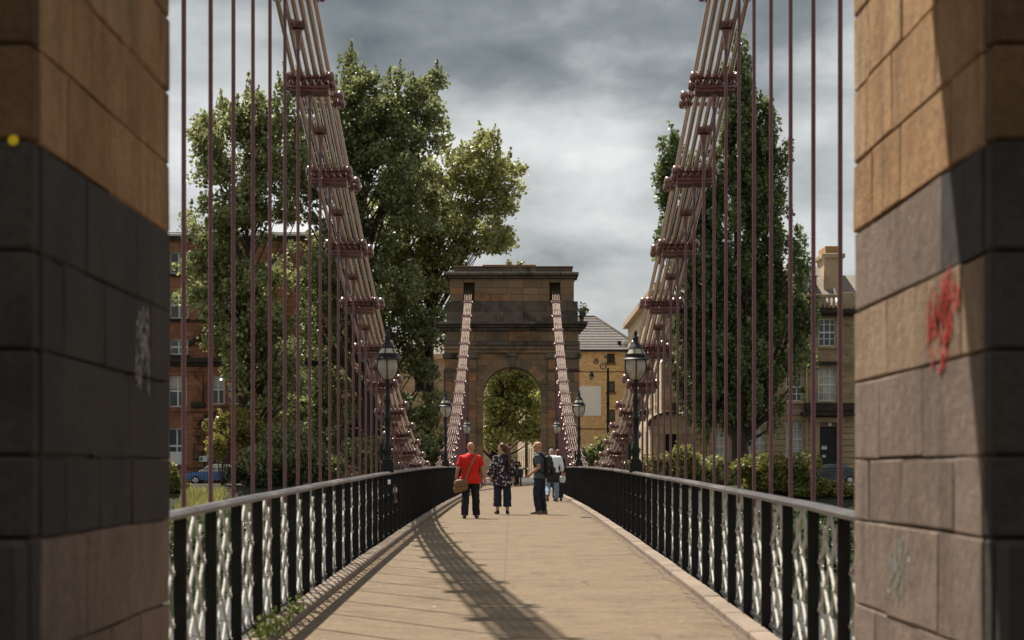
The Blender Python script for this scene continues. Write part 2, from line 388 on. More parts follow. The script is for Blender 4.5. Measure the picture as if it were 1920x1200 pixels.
for k in range(14):
    y_ = 15.2 + 4.86 * k; prev = None; x_ = -1.9
    while x_ <= 1.9:
        q = y_ + .03 * mnoise.noise(Vector((x_ * 2.3, y_, 0))); w_ = .009 + .006 * mnoise.noise(Vector((x_ * 5, y_, 3)))
        cur = [(x_, q - w_, deck_z(q) + .004), (x_, q + w_, deck_z(q) + .004)]
        if prev: g.add(prev + cur, [(0, 2, 3, 1)])
        prev = cur; x_ += .19
for k in range(7):                                  # hairline cracks
    x_, y_ = rr.uniform(-1.3, 1.5), rr.uniform(14, 40); prev = None; a_ = rr.uniform(-1, 1)
    for i in range(9):
        cur = [(x_ - .006, y_, deck_z(y_) + .0045), (x_ + .006, y_, deck_z(y_) + .0045)]
        if prev: g.add(prev + cur, [(0, 1, 3, 2)])
        prev = cur; x_ += rr.uniform(-.06, .06) + a_ * .02; y_ += rr.uniform(.05, .16)
struct('deck_seams', g, 'seam')
for mt_, n_, sd_ in (('speck_pale', 46, 4), ('speck_dark', 70, 5)):
    g = MB(); rr = random.Random(sd_)
    for k in range(n_):
        y_ = rr.uniform(14, 26) if k % 2 else rr.uniform(20, 60); x_ = rr.uniform(-1.6, 1.85) if rr.random() < .6 else rr.uniform(1.2, 1.88)
        r_ = rr.uniform(.008, .022); z_ = deck_z(y_) + .006; m_ = 7
        g.add([(x_ + r_ * rr.uniform(.6, 1.2) * math.cos(6.283 * i / m_), y_ + 1.6 * r_ * rr.uniform(.6, 1.2) * math.sin(6.283 * i / m_), z_) for i in range(m_)], [tuple(range(m_))])
    o = struct('gum_and_grit', g, mt_); o['kind'] = 'stuff'; o['label'] = 'flattened gum and grit specks on the walkway'; o['category'] = 'litter'
for s in (-1, 1):
    k = bpy.data.objects.new('kerb', None); C.objects.link(k); k['kind'] = 'structure'; k.location = (s * 1.98, 12, 0)
    yy = 11.95; rr = random.Random(20 + s)
    while yy < 136:
        ln = rr.uniform(.85, 1.25) * (1 if yy < 60 else 3)
        y1 = min(yy + ln, 137.2); b = MB(); e = rr.uniform(-.006, .006)
        za, zb = deck_z(yy + .01), deck_z(y1)
        b.cbox(s * 1.9 if s > 0 else -2.08, 2.08 if s > 0 else -1.9, yy + .004, y1 - .004, -.12, .075 + e, .016)
        b.v = [(x, y, z + za + (zb - za) * (y - yy) / (y1 - yy)) for x, y, z in b.v]
        b.build('kerb_stone', 'kerb_stone', k); yy = y1

# ------------------------------------------------------------------ the two stone gateways
HW, SPR = 1.9, 6.15
def rows(z0, z1, h): n = max(1, round((z1 - z0) / h)); return [z0 + (z1 - z0) * i / n for i in range(n + 1)]
def split(u0, u1, lens, r):
    out_ = []; u = u0
    while u < u1 - .001:
        l = r.uniform(*lens)
        if u1 - (u + l) < lens[0] * .5: l = u1 - u
        out_.append((u, min(u1, u + l))); u += l
    return out_
def gateway(y0, base, label, near):
    y1 = y0 + 3.4
    t = thing('stone_gateway', label, 'gateway', (0, (y0 + y1) / 2, base))
    r = random.Random(int(y0) + 5); G = .035
    co = MB()
    for s in (-1, 1):
        a, b = sorted((s * (HW + .03), s * 4.2)); co.box(a, b, y0 + .16, y1 - .16, base - .4, SPR)
    n = 20
    arc = [(-(HW + .03) * math.cos(math.pi * i / n), SPR + (HW + .03) * math.sin(math.pi * i / n)) for i in range(n + 1)]
    for i in range(n):
        (xa, za), (xb, zb) = arc[i], arc[i + 1]
        v = [(xa, y, za) for y in (y0 + .16, y1 - .16)] + [(xb, y, zb) for y in (y0 + .16, y1 - .16)] + [(xa, y, 9.6) for y in (y0 + .16, y1 - .16)] + [(xb, y, 9.6) for y in (y0 + .16, y1 - .16)]
        co.add(v, [(0, 1, 3, 2), (4, 6, 7, 5), (0, 2, 6, 4), (1, 5, 7, 3)])
    for s in (-1, 1):
        a, b = sorted((s * (HW + .03), s * 4.2)); co.box(a, b, y0 + .16, y1 - .16, SPR, 9.6)
    co.box(-4.2, 4.2, y0 + .16, y1 - .16, 9.6, 12.25)
    co.box(-2.42, 2.42, y0 + .22, y1 - .22, 12.25, 14.1)
    for s in (-1, 1):
        a, b = sorted((s * 3.12, s * 3.92)); co.box(a, b, y0 + .22, y1 - .22, 12.25, 14.1)
        a, b = sorted((s * 2.42, s * 3.12)); co.box(a, b, y0 + .22, y1 - .22, 13.5, 14.1); co.box(a, b, y0 + 1.4, y1 - 1.4, 12.25, 13.5)
    co.build('core', 'mortar_pale' if near else 'mortar', t)
    def stone(x0, x1, ya, yb, z0, z1, mat, bev=.014, nm='stone'):
        j = .006 if not near else .0035
        b = MB(); e = r.uniform(-.008, .008) if not near else r.uniform(-.004, .004)
        if ya < yb - 1.5: e = 0
        b.cbox(x0 + j, x1 - j, ya + e, yb, z0 + j, z1 - j, bev); return b.build(nm, mat, t)
    if near:
        # passage walls and the face on the photographer's side, stone by stone up to above the picture's edge
        levels = [0.0, .33, .69, 1.153, 1.483, 1.905, 2.30, 2.737, 3.12, 3.52, 3.93, 4.35, 4.8]
        for s in (-1, 1):
            for i in range(len(levels) - 1):
                z0, z1 = levels[i], levels[i + 1]
                off = r.uniform(0, .5)
                cells = split(y0 + .175, y1, (.75, 1.35), r)
                if i % 2: cells = split(y0 + .175, y0 + .02 + .55 + off * .5, (.5, .9), r) + split(y0 + .02 + .55 + off * .5, y1, (.7, 1.3), r)
                for (ua, ub) in cells:
                    if z0 >= 2.7: mt = 'stone_near'
                    elif s > 0 and abs(z0 - 1.905) < .02: mt = 'stone_scrubbed'
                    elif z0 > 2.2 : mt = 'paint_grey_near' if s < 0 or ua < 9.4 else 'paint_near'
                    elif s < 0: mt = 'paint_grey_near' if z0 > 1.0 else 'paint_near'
                    else: mt = 'paint_near'
                    j = .0035; b = MB(); e = r.uniform(-.004, .004); xi = HW + e
                    if s > 0: b.cbox(xi, HW + .2, ua + j, ub - j, z0 + j, z1 - j, .009)
                    else: b.cbox(-HW - .2, -xi, ua + j, ub - j, z0 + j, z1 - j, .009)
                    b.v = [(x + r.uniform(-.003, .003), y + r.uniform(-.007, .007), z + r.uniform(-.007, .007)) for x, y, z in b.v]
                    b.build('stone', mt, t)
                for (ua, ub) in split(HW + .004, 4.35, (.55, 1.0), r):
                    mt = 'stone_near_shade' if z0 >= 2.7 else 'paint_grey_near'
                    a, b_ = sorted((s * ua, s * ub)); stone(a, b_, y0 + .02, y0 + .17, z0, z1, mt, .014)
                if z0 < 1.1:      # plinth
                    a, b_ = sorted((s * (HW + .012), s * 4.5)); stone(a, b_, y0 - .24, y0 + .01, z0, z1, 'paint_grey_near', .02, 'plinth_stone')
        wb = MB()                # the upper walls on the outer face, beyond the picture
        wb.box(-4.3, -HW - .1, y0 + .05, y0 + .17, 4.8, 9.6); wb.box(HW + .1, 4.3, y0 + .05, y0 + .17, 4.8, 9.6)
        wb.build('upper_wall', 'stone_near_shade', t)
    else:
        for s in (-1, 1):
            for (z0, z1) in zip(rows(base, 7.7, .62)[:-1], rows(base, 7.7, .62)[1:]):
                big = z0 > base + .3
                for (ua, ub, yf) in [(3.45, 4.35, 0.0), (2.3, 2.8, 0.0)]:
                    if r.random() < .3 and ub - ua > .8:
                        um = (ua + ub) / 2 + r.uniform(-.1, .1); segs = [(ua, um), (um, ub)]
                    else: segs = [(ua, ub)]
                    for q0, q1 in segs:
                        a, b_ = sorted((s * q0, s * q1)); stone(a, b_, y0 + yf, y0 + .2, z0, z1, 'stone_far')
                a, b_ = sorted((s * 2.8, s * 3.45)); stone(a, b_, y0 + .12, y0 + .2, z0, z1, 'stone_far')
            for (z0, z1) in zip(rows(base, SPR, .36)[:-1], rows(base, SPR, .36)[1:]):
                a, b_ = sorted((s * HW, s * 2.3)); stone(a, b_, y0 + .06, y0 + 3.3, z0, z1, 'stone_far')
            for ua, ub in ((3.4, 4.4), (2.25, 2.85)):      # capitals
                a, b_ = sorted((s * ua, s * ub)); stone(a, b_, y0 - .03, y0 + .2, 7.7, 7.86, 'stone_far_dark', .03, 'capital')
                a, b_ = sorted((s * (ua + .05), s * (ub - .05))); stone(a, b_, y0 - .01, y0 + .2, 7.86, 8.55, 'stone_far', .05, 'capital')
                a, b_ = sorted((s * (ua - .08), s * (ub + .08))); stone(a, b_, y0 - .10, y0 + .2, 8.55, 8.93, 'stone_far_dark', .05, 'capital')
            # spandrel stones beside the arch
            for (z0, z1) in zip(rows(SPR, 8.93, .42)[:-1], rows(SPR, 8.93, .42)[1:]):
                zz = z0 - SPR; ro = 2.46
                xin = math.sqrt(max(0, ro * ro - zz * zz)) if zz < ro else 0
                xin2 = math.sqrt(max(0, ro * ro - (z1 - SPR) ** 2)) if z1 - SPR < ro else 0
                xi = max(.32, (xin + xin2) / 2 - .05)
                if xi < 2.25:
                    for q0, q1 in split(xi, 2.3, (.6, 1.1), r):
                        a, b_ = sorted((s * q0, s * q1)); stone(a, b_, y0 + .13, y0 + .2, z0, z1, 'stone_far')
                a, b_ = sorted((s * 2.86, s * 3.38))
                if z0 > 7.6: stone(a, b_, y0 + .12, y0 + .2, z0, z1, 'stone_far')
        nv = 19                                             # voussoirs and keystone
        for i in range(nv):
            a0, a1 = math.pi * (i + .03) / nv, math.pi * (i + .97) / nv
            if i == nv // 2: continue
            poly = [(-math.cos(a) * q, SPR + math.sin(a) * q) for q, a in ((HW, a0), (2.45, a0), (2.45, a1), (HW, a1))]
            b = MB(); b.prism(poly, y0 + .04 + r.uniform(-.01, .01), y1 - .05); b.build('voussoir', 'stone_far', t)
        b = MB(); b.prism([(-.16, SPR + 1.86), (.16, SPR + 1.86), (.26, 8.72), (-.26, 8.72)], y0 - .12, y1 - .05); b.prism([(-.32, 8.72), (.32, 8.72), (.32, 8.92), (-.32, 8.92)], y0 - .2, y0 + .2); b.build('keystone', 'stone_far_dark', t)
        for k, (z0, z1, pr) in enumerate([(8.93, 9.16, .0), (9.16, 9.42, .05), (9.42, 9.69, .12)]):   # architrave
            for q0, q1 in split(-4.38, 4.38, (1.3, 2.2), r): stone(q0, q1, y0 - pr, y0 + .2, z0, z1, 'stone_far' if k < 2 else 'stone_far_dark', .02, 'architrave_stone')
        for q0, q1 in split(-4.3, 4.3, (.8, 1.6), r): stone(q0, q1, y0 + .02, y0 + .2, 9.69, 10.37, 'stone_far')
        for z0, z1, pr in ((10.37, 10.56, .18), (10.56, 10.74, .36), (10.74, 10.94, .52)):                 # cornice
            for q0, q1 in split(-4.35 - pr, 4.35 + pr, (1.6, 2.4), r): stone(q0, q1, y0 - pr, y1 + pr, z0, z1, 'stone_far_dark', .03, 'cornice_stone')
        for z0, z1 in ((10.94, 11.62), (11.62, 12.27)):
            for q0, q1 in split(-4.25, 4.25, (1.3, 2.3), r): stone(q0, q1, y0 + .06, y0 + .2, z0, z1, 'stone_far_dark')
        zz = [12.27, 12.72, 13.14, 13.75]
        for i in range(3):
            for ua, ub in ((-4.0, -3.12), (-2.42, 2.42), (3.12, 4.0)):
                for q0, q1 in split(ua, ub, (.7, 1.45), r): stone(q0, q1, y0 + .12, y0 + .26, zz[i], zz[i + 1], 'stone_far')
        for s in (-1, 1):
            a, b_ = sorted((s * 2.42, s * 3.12)); stone(a, b_, y0 + .12, y0 + .26, 13.48, 13.75, 'stone_far', .02, 'lintel')
            stone(a, b_, y0 + .12, y0 + 1.3, 12.27, 12.34, 'stone_far_dark', .02, 'sill')
        for z0, z1, pr in ((13.75, 13.92, .12), (13.92, 14.14, .30)):
            for q0, q1 in split(-4.0 - pr, 4.0 + pr, (1.4, 2.3), r): stone(q0, q1, y0 - pr, y1 + pr, z0, z1, 'stone_far_dark', .03, 'cornice_stone')
        for q0, q1 in split(-3.75, 3.9, (1.2, 2.1), r): stone(q0, q1, y0 + .02, y1, 14.14, 14.46, 'stone_far_dark', .02, 'parapet_stone')
        for q0, q1 in split(-3.8, 3.95, (1.6, 2.3), r): stone(q0, q1, y0 - .02, y1, 14.46, 14.54, 'stone_cap', .01, 'coping_stone')
        for q0, q1 in split(-1.9, 1.55, (1.6, 2.3), r): stone(q0, q1, y0 + .03, y1, 14.545, 14.63, 'stone_cap', .01, 'coping_stone')
        # outer flanks
        for s in (-1, 1):
            a, b_ = sorted((s * 4.19, s * 4.32))
            fl = MB(); fl.box(a, b_, y0 + .21, y1, base, 8.93); fl.build('flank', 'stone_far', t)
    return t
near_gate = gateway(8.45, 0.0, 'sandstone gateway framing the near end, dark paint and graffiti on its lower walls', True)
far_gate = gateway(137.5, STREET + .01, 'weathered dark sandstone arch gateway at the far end with chains entering its attic', False)

# graffiti and a sticker on the near gateway
def strokes(name, mat, lines, s, w=.02, label=None):
    b = MB()
    for ln in lines:
        for (ya, za), (yb, zb) in zip(ln[:-1], ln[1:]):
            d = Vector((yb - ya, zb - za)); d.normalize(); nrm = Vector((-d.y, d.x)) * w
            x0, x1 = (HW - .009, HW - .006) if s > 0 else (-HW + .006, -HW + .009)
            P = [(ya + nrm.x, za + nrm.y), (yb + nrm.x, zb + nrm.y), (yb - nrm.x, zb - nrm.y), (ya - nrm.x, za - nrm.y)]
            b.add([(x0, p[0], p[1]) for p in P] + [(x1, p[0], p[1]) for p in P], [(0, 1, 2, 3), (7, 6, 5, 4), (0, 4, 5, 1), (1, 5, 6, 2), (2, 6, 7, 3), (3, 7, 4, 0)])
    o = b.build(name, mat, near_gate)
    if label: o['label'] = label
    return o
rr = random.Random(5)
def scribble(yc, zt, zb, wd, n, r):
    out_ = []
    for i in range(n):
        y = yc + (i / (n - 1) - .5) * wd; pts = []
        za, zb_ = zt - r.uniform(0, .35) * (zt - zb), zb + r.uniform(0, .5) * (zt - zb)
        for k in range(6):
            pts.append((y + r.uniform(-.05, .05), za + (zb_ - za) * k / 5))
        out_.append(pts)
    return out_
strokes('graffiti', 'graffiti_red', scribble(9.46, 2.28, 1.84, .46, 17, rr) + scribble(9.25, 2.32, 2.0, .35, 7, rr), 1, .016, 'smeared red spray paint scrawl on the lit wall')
strokes('graffiti', 'graffiti_teal', scribble(10.45, 1.14, .72, .5, 9, rr), 1, .010, 'pale green chalky scrawl low on the lit wall')
strokes('graffiti', 'graffiti_white', scribble(10.95, 2.32, 1.76, .36, 9, rr), -1, .011, 'faded white scrawl on the shaded wall')
b = MB(); b.lathe([(.0, 0), (.02, 0), (.022, .004), (.02, .008), (0, .008)], 10, (-1.978, 8.458, 2.735), axis='y'); b.build('sticker', 'sticker_yellow', near_gate)

# ------------------------------------------------------------------ railings
PP = 1.37; P0 = 14.83 - 2 * 1.37; NP = 91
def lattice_bar(y0, sgn):
    w, h, Lp, H = .44, .333, 1.32, 1.0
    pts = []; m = h / w; n = 6
    for i in range(0, 6 * 2 + 1):
        tt = i / 12; z = H * tt; y = y0 + z / m
        bul = .012 * math.sin(math.pi * 6 * tt) * (1 if int(6 * tt) % 2 == 0 else 1)
        pts.append((y + bul * .8, z - bul * .4))
    pts = [(y, z) for y, z in pts if -.001 <= y <= Lp + .001]
    if len(pts) < 2: return None
    if sgn < 0: pts = [(Lp - y, z) for y, z in pts]
    b = MB(); b.tube([(0, y, z) for y, z in pts], .0125, 5)
    for y, z in pts[::2]: b.ball((0, y, z), .023, n=6, k=3)
    return b
BARS = []
for sg in (1, -1):
    for j in range(-2, 3):
        bb = lattice_bar(j * .44, sg)
        if bb: BARS.append(bb)
bar_me = [b.mesh('lattice_bar', 'lattice_white', 50) for b in BARS]
pm = MB(); pm.cbox(-.048, .034, -.018, .018, 0, 1.115, .006); pm.cbox(-.06, .045, -.035, .035, 0, .05, .008); pm.lathe([(.0, -.05), (.026, -.05), (.026, .03), (0, .03)], 6, (0, 0, .56), axis='x')
post_me = pm.mesh('post', 'rail_black')
for s in (-1, 1):
    y_end = P0 + PP * NP
    t = thing('bridge_railing', ('iron lattice railing on the side where the cable lock hangs' if s < 0 else
              'iron lattice railing on the side of the drain cover, below the tall poplar'), 'railing', (s * 2.09, 11.9, 0), group='railings of the bridge')
    o_ = wloc(t)
    hr = MB(); ysr = [11.86] + [11.9 + (137.4 - 11.9) * i / 90 for i in range(91)]
    rings = []
    rj = random.Random(40 + s)
    for y in ysr:
        z = deck_z(y); wob = rj.uniform(-.004, .004); x = s * 2.09
        rings.append([(x - .054, y, z + 1.114 + wob), (x + .054, y, z + 1.114 + wob), (x + .058, y, z + 1.14 + wob), (x + .03, y, z + 1.162 + wob), (x - .03, y, z + 1.162 + wob), (x - .058, y, z + 1.14 + wob)])
    hr.ring_loft(rings); hr.build('handrail', 'rail_top', t)
    br = MB(); rings = []
    for y in ysr:
        z = deck_z(y); x = s * 2.125; rings.append([(x - .02, y, z + .075), (x + .02, y, z + .075), (x + .02, y, z + .10), (x - .02, y, z + .10)])
    br.ring_loft(rings); br.build('bottom_rail', 'rail_black', t)
    far = MB(); nb = 0
    for i in range(NP + 1):
        y = P0 + PP * i
        if y > 137.3: break
        put('post', post_me, t, Vector((s * 2.10, y, deck_z(y))) - o_, (0, 0, 0 if s > 0 else math.pi))
        if i == NP or y + PP > 137.3: break
        za = deck_z(y + PP / 2) + .08; sl = math.atan((deck_z(y + PP) - deck_z(y)) / PP)
        if nb + len(bar_me) <= 300:
            for me in bar_me:
                put('lattice_bar', me, t, Vector((s * 2.14, y + .025, deck_z(y) + .09)) - o_, (sl, 0, 0)); nb += 1
        else:
            for b in BARS:
                k = len(far.v)
                bb = MB(); 
                far.add([(s * 2.14 + v[0], y + .025 + v[1], deck_z(y) + .09 + v[2] + math.tan(sl) * v[1]) for v in b.v], b.f)
    f_ = far.build('lattice_bars', 'lattice_white', t); f_['kind'] = 'stuff'

# ------------------------------------------------------------------ suspension chains
XH = 2.8; HP = 1.62; H0 = 18.2
zl = lambda y: .79 + .00296 * (y - 74.6) ** 2
zu = lambda y: zl(y) + .45
OFFS = (-.2, -.1, 0.0, .1, .2)
jm = MB()
for yy in (-.14, .14):
    jm.lathe([(.0, -.30), (.035, -.30), (.035, .30), (0, .30)], 8, (0, yy, 0), axis='x')
    for x in OFFS: jm.lathe([(0, -.028), (.062, -.024), (.088, -.012), (.088, .012), (.062, .024), (0, .028)], 10, (x, yy, .012), axis='x')
for x in (-.25, .25): jm.cbox(x - .012, x + .012, -.2, .2, -.07, .07, .01)
upper_me = jm.mesh('joint', 'chain_paint', 40)
for x in (-.15, -.05, .05, .15): jm.cbox(x - .012, x + .012, -.2, .2, -.09, .0, .01)
jm.cbox(-.27, .27, -.1, .1, -.19, -.095, .015); jm.cbox(-.28, .28, -.13, -.09, -.15, -.11, .01)
joint_me = jm.mesh('joint', 'chain_paint', 40)
nm_ = MB(); nm_.lathe([(0, -.035), (.07, -.035), (.078, -.02), (.078, .02), (.062, .035), (.03, .05), (0, .05)], 8, (0, 0, 0), axis='x'); nut_me = nm_.mesh('pin_nut', 'chain_paint', 45)
cm = MB(); cm.cbox(-.085, .085, -.05, .05, -.05, .05, .012)
for x in (-.07, .07): cm.lathe([(0, -.07), (.02, -.07), (.02, .07), (0, .07)], 6, (x, -.03, 0.0))
clamp_me = cm.mesh('clamp', 'chain_paint', 40)
fm = MB(); fm.tube([(0, 0, .24), (0, 0, .12), (0, 0, 0)], [.06, .04, .023], 8); fm.lathe([(0, -.02), (.034, -.02), (.034, .03), (0, .03)], 8, (0, 0, 0)); socket_me = fm.mesh('hanger_socket', 'chain_paint', 40)
rm = MB(); rm.lathe([(0, 0), (.034, 0), (.034, 1), (0, 1)], 8, axis='y'); rod_me = rm.mesh('link_rod', 'rod_paint', 70)
hm = MB(); hm.lathe([(0, -1), (.021, -1), (.021, 0), (0, 0)], 8); hanger_me = hm.mesh('hanger_rod', 'hanger_paint', 70)
def slope(f, y): return math.atan((f(y + .1) - f(y - .1)) / .2)
for s in (-1, 1):
    t = thing('suspension_chain', ('mauve iron suspension chain of rods and pinned joints rising past the broad leafy trees' if s < 0 else
              'mauve iron suspension chain of paired rods and pinned joints rising past the tall poplar'), 'chain', (s * XH, 12, 0), group='suspension chains of the bridge')
    o_ = wloc(t); rods = 0; far = MB()
    ks = range(-3, 74)
    for fz, par in ((zl, 1), (zu, 0)):
        st = [H0 + HP * k for k in ks if k % 2 == par]
        st = [y for y in st if 13.2 < y < 136.3]
        nodes = [10.9] + st + [138.6]
        for i, (ya, yb) in enumerate(zip(nodes[:-1], nodes[1:])):
            za, zb = fz(ya), fz(yb)
            a = Vector((s * XH, ya, za)); d = Vector((0, yb - ya, zb - za)); ln = d.length; u = d / ln
            a2 = a + u * (.14 if i else 0); l2 = ln - (.28 if i else .14)
            for x in OFFS:
                if ya < 62 and rods < 300 or False:
                    put('link_rod', rod_me, t, a2 + Vector((x, 0, 0)) - o_, (math.atan2(d.z, d.y), 0, 0), (1, l2, 1)); rods += 1
                else:
                    far.tube([a2 + Vector((x, 0, 0)), a2 + Vector((x, 0, 0)) + u * l2], .018, 6)
        for y in st:
            j = put('joint', joint_me if par else upper_me, t, Vector((s * XH, y, fz(y))) - o_, (slope(fz, y), 0, 0))
            for sx in (-1, 1):
                for yy in (-.14, .14):
                    if y < 75 or sx * s < 0:
                        put('pin_nut', nut_me, j, (sx * .305, yy, 0), (0, 0, 0 if sx > 0 else math.pi))
    f_ = far.build('link_rods', 'rod_paint', t, 70); f_['kind'] = 'stuff'
    for k in ks:
        y = H0 + HP * k
        if not 13.2 < y < 136.3: continue
        zt = zl(y); lower = k % 2 == 1; dz = deck_z(y) - .06
        zb = zt - (.36 if lower else .30)
        if not lower: put('clamp', clamp_me, t, Vector((s * XH, y, zt)) - o_, (slope(zl, y), 0, 0))
        if zt - .45 > dz:
            h = put('hanger_rod', hanger_me, t, Vector((s * XH, y, zb)) - o_, None, (1, 1, zb - dz))
            put('hanger_socket', socket_me, t, Vector((s * XH, y, zb)) - o_)

# ------------------------------------------------------------------ lamp posts on the railings
def lamp(s, y, label):
    z0 = deck_z(y) + 1.166; x = s * 2.11
    t = thing('lamp_post', label, 'street lamp', (x, y, z0), group='globe lamp posts on the railings')
    b = MB(); b.cbox(x - .11, x + .11, y - .11, y + .11, z0 - .02, z0 + .16, .015)
    b.cbox(x - .085, x + .085, y - .085, y + .085, z0 + .16, z0 + .2, .01); b.build('base', 'lamp_black', t)
    b = MB(); b.lathe([(.0, .19), (.075, .19), (.06, .24), (.07, .32), (.078, .36), (.055, .42), (.06, .46), (.042, .5), (.046, .7), (.05, .86), (.062, .88), (.062, .92), (.046, .95), (.044, 1.15), (.05, 1.18), (.058, 1.2), (.05, 1.24), (.04, 1.3), (.036, 1.52), (.05, 1.56), (.03, 1.6), (0, 1.6)], 12, (x, y, z0))
    b.build('column', 'lamp_black', t, 40)
    b = MB(); b.lathe([(0, .19), (.03, .19), (.034, .3), (.04, .34), (.03, .4), (.036, .44), (.012, .5), (0, .5)], 8, (x - .11, y - .02, z0 + .0)); b.build('gas_cock', 'lamp_black', t, 40)
    zg = z0 + 1.56
    b = MB(); b.lathe([(.0, 0), (.06, 0), (.11, .04), (.155, .12), (.172, .2), (.168, .27), (.155, .34), (0, .34)], 16, (x, y, zg)); b.build('globe', 'lamp_globe', t, 50)
    b = MB()
    for k in range(4):
        a = math.pi / 2 * k - math.pi / 2
        pts = [(x + math.cos(a) * rr_, y + math.sin(a) * rr_, zg + z) for rr_, z in ((.05, -.01), (.118, .04), (.164, .12), (.182, .2), (.178, .28), (.17, .34))]
        b.tube(pts, .011, 5)
    b.build('cage', 'lamp_black', t)
    b = MB(); b.lathe([(.0, .335), (.21, .335), (.235, .345), (.21, .365), (.178, .38), (.182, .42), (.176, .44), (0, .44)], 18, (x, y, zg)); b.build('brim', 'lamp_black', t, 40)
    b = MB(); b.lathe([(0, .44), (.165, .44), (.115, .53), (0, .53)], 12, (x, y, zg)); b.build('lantern_pane', 'lamp_pane', t)
    b = MB()
    for k in range(6):
        a = math.pi / 3 * k + .3; b.tube([(x + math.cos(a) * .17, y + math.sin(a) * .17, zg + .435), (x + math.cos(a) * .118, y + math.sin(a) * .118, zg + .535)], .009, 5)
    b.lathe([(0, .525), (.125, .525), (.10, .58), (.055, .63), (.045, .70), (.05, .72), (.03, .75), (.034, .79), (.014, .84), (0, .86)], 12, (x, y, zg)); b.build('cap', 'lamp_black', t, 40)
    return t
lamp(-1, 36.2, 'large black lamp post with frosted globe on the railing beside the cable lock')
lamp(1, 36.4, 'large black lamp post with frosted globe in front of the stone terrace corner')
lamp(-1, 67.7, 'mid-sized lamp post on the railing against the dark trees beside the stone gateway')
lamp(1, 67.2, 'mid-sized lamp post on the railing beside the white panel of the yellow wall')
lamp(-1, 100.0, 'small distant lamp post with globe rising above the red-shirted man, by the gateway pier')
lamp(1, 100.0, 'small distant lamp post with globe above the white-shirted man, by the gateway pier')
# ------------------------------------------------------------------ more palette
M('red_sandstone', (0.40, 0.185, 0.105), (0.31, 0.14, 0.08), rough=.9, scale=1.2, bump=.4, bscale=10, brick=(.95, .36, (.45, .45, .45), .022),
  stain=(.10, .05, .03), stain_scale=(.5, .5, .5), stain_lo=.52, stain_hi=.7)
M('red_trim', (0.34, 0.15, 0.08), (0.25, 0.11, 0.06), rough=.9, scale=1.5, bump=.3, stain=(.05, .035, .028), stain_scale=(.7, .7, .7), stain_lo=.45, stain_hi=.62)
M('soot_trim', (0.06, 0.046, 0.035), (0.035, 0.028, 0.022), rough=.95, scale=2, bump=.4)
M('window_white', (0.72, 0.71, 0.68), (0.62, 0.61, 0.58), rough=.5, scale=3)
M('glass_dark', (0.012, 0.014, 0.016), (0.02, 0.022, 0.024), rough=.06, scale=1.5, spec=.8)
M('blind_pale', (0.50, 0.48, 0.43), (0.36, 0.35, 0.31), rough=.4, scale=1.2, spec=.5, stain=(.2, .2, .18), stain_scale=(1.5, 1, .8), stain_lo=.5, stain_hi=.7)
M('sandstone', (0.44, 0.32, 0.20), (0.33, 0.235, 0.145), rough=.9, scale=.9, bump=.3, bscale=8, brick=(1.1, .42, (.6, .55, .5), .016),
  stain=(.10, .078, .055), stain_scale=(.45, .45, .6), stain_lo=.53, stain_hi=.70)
M('sandstone_plain', (0.44, 0.33, 0.21), (0.35, 0.255, 0.165), rough=.9, scale=1.4, bump=.3, bscale=8, rnd=.1,
  stain=(.09, .07, .05), stain_scale=(.7, .7, .5), stain_lo=.54, stain_hi=.72)
M('sandstone_light', (0.58, 0.47, 0.32), (0.50, 0.39, 0.26), rough=.9, scale=.9, bump=.3, bscale=8, brick=(1.2, .45, (.62, .58, .5), .02))
M('yellow_brick', (0.80, 0.55, 0.28), (0.70, 0.47, 0.23), rough=.85, scale=2.5, bump=.2, brick=(.36, .13, (.62, .58, .52), .016))
M('brown_band', (0.16, 0.105, 0.06), rough=.9)
M('roof_tile', (0.155, 0.138, 0.128), (0.105, 0.094, 0.088), rough=.85, scale=3, bump=.3, rnd=.15)
M('slate', (0.24, 0.21, 0.17), (0.17, 0.15, 0.125), rough=.8, scale=3, bump=.5, bscale=12, stain=(.40, .27, .04), stain_scale=(.6, .6, .6), stain_lo=.64, stain_hi=.7)
M('chimney_brick', (0.42, 0.25, 0.12), (0.34, 0.2, 0.1), rough=.9, scale=2, bump=.2)
M('panel_white', (0.74, 0.74, 0.73), (0.68, 0.68, 0.67), rough=.6, scale=1)
M('door_dark', (0.010, 0.014, 0.017), (0.018, 0.022, 0.024), rough=.4, scale=4)
M('brown_door', (0.09, 0.035, 0.02), rough=.5)
M('pipe_cream', (0.48, 0.36, 0.20), rough=.6)
M('teal', (0.02, 0.22, 0.22), rough=.5)
M('bark', (0.075, 0.055, 0.04), (0.035, 0.027, 0.02), rough=.95, scale=5, bump=.8, bscale=14, vscale=(1, 1, .3))
def leafmat(n_, a, b_, isl=.55, tr=.45): M(n_, a, b_, rough=.36, scale=.35, spec=.55, island=isl, transl=tr)
leafmat('leaf_mid', (0.325, 0.335, 0.138), (0.235, 0.255, 0.105))
leafmat('leaf_dark', (0.27, 0.285, 0.118), (0.185, 0.205, 0.088))
leafmat('leaf_bright', (0.38, 0.38, 0.145), (0.295, 0.305, 0.118))
leafmat('leaf_poplar', (0.2, 0.235, 0.086), (0.135, 0.165, 0.063))
leafmat('leaf_arch', (0.46, 0.45, 0.15), (0.3, 0.32, 0.105))
leafmat('leaf_yellow', (.25, .235, .06), (.19, .19, .05))
leafmat('leaf_gold', (.32, .27, .07), (.24, .22, .06))
leafmat('leaf_ivy', (.055, .075, .03), (.08, .10, .045))
leafmat('grass_blade', (.34, .31, .11), (.24, .24, .08))

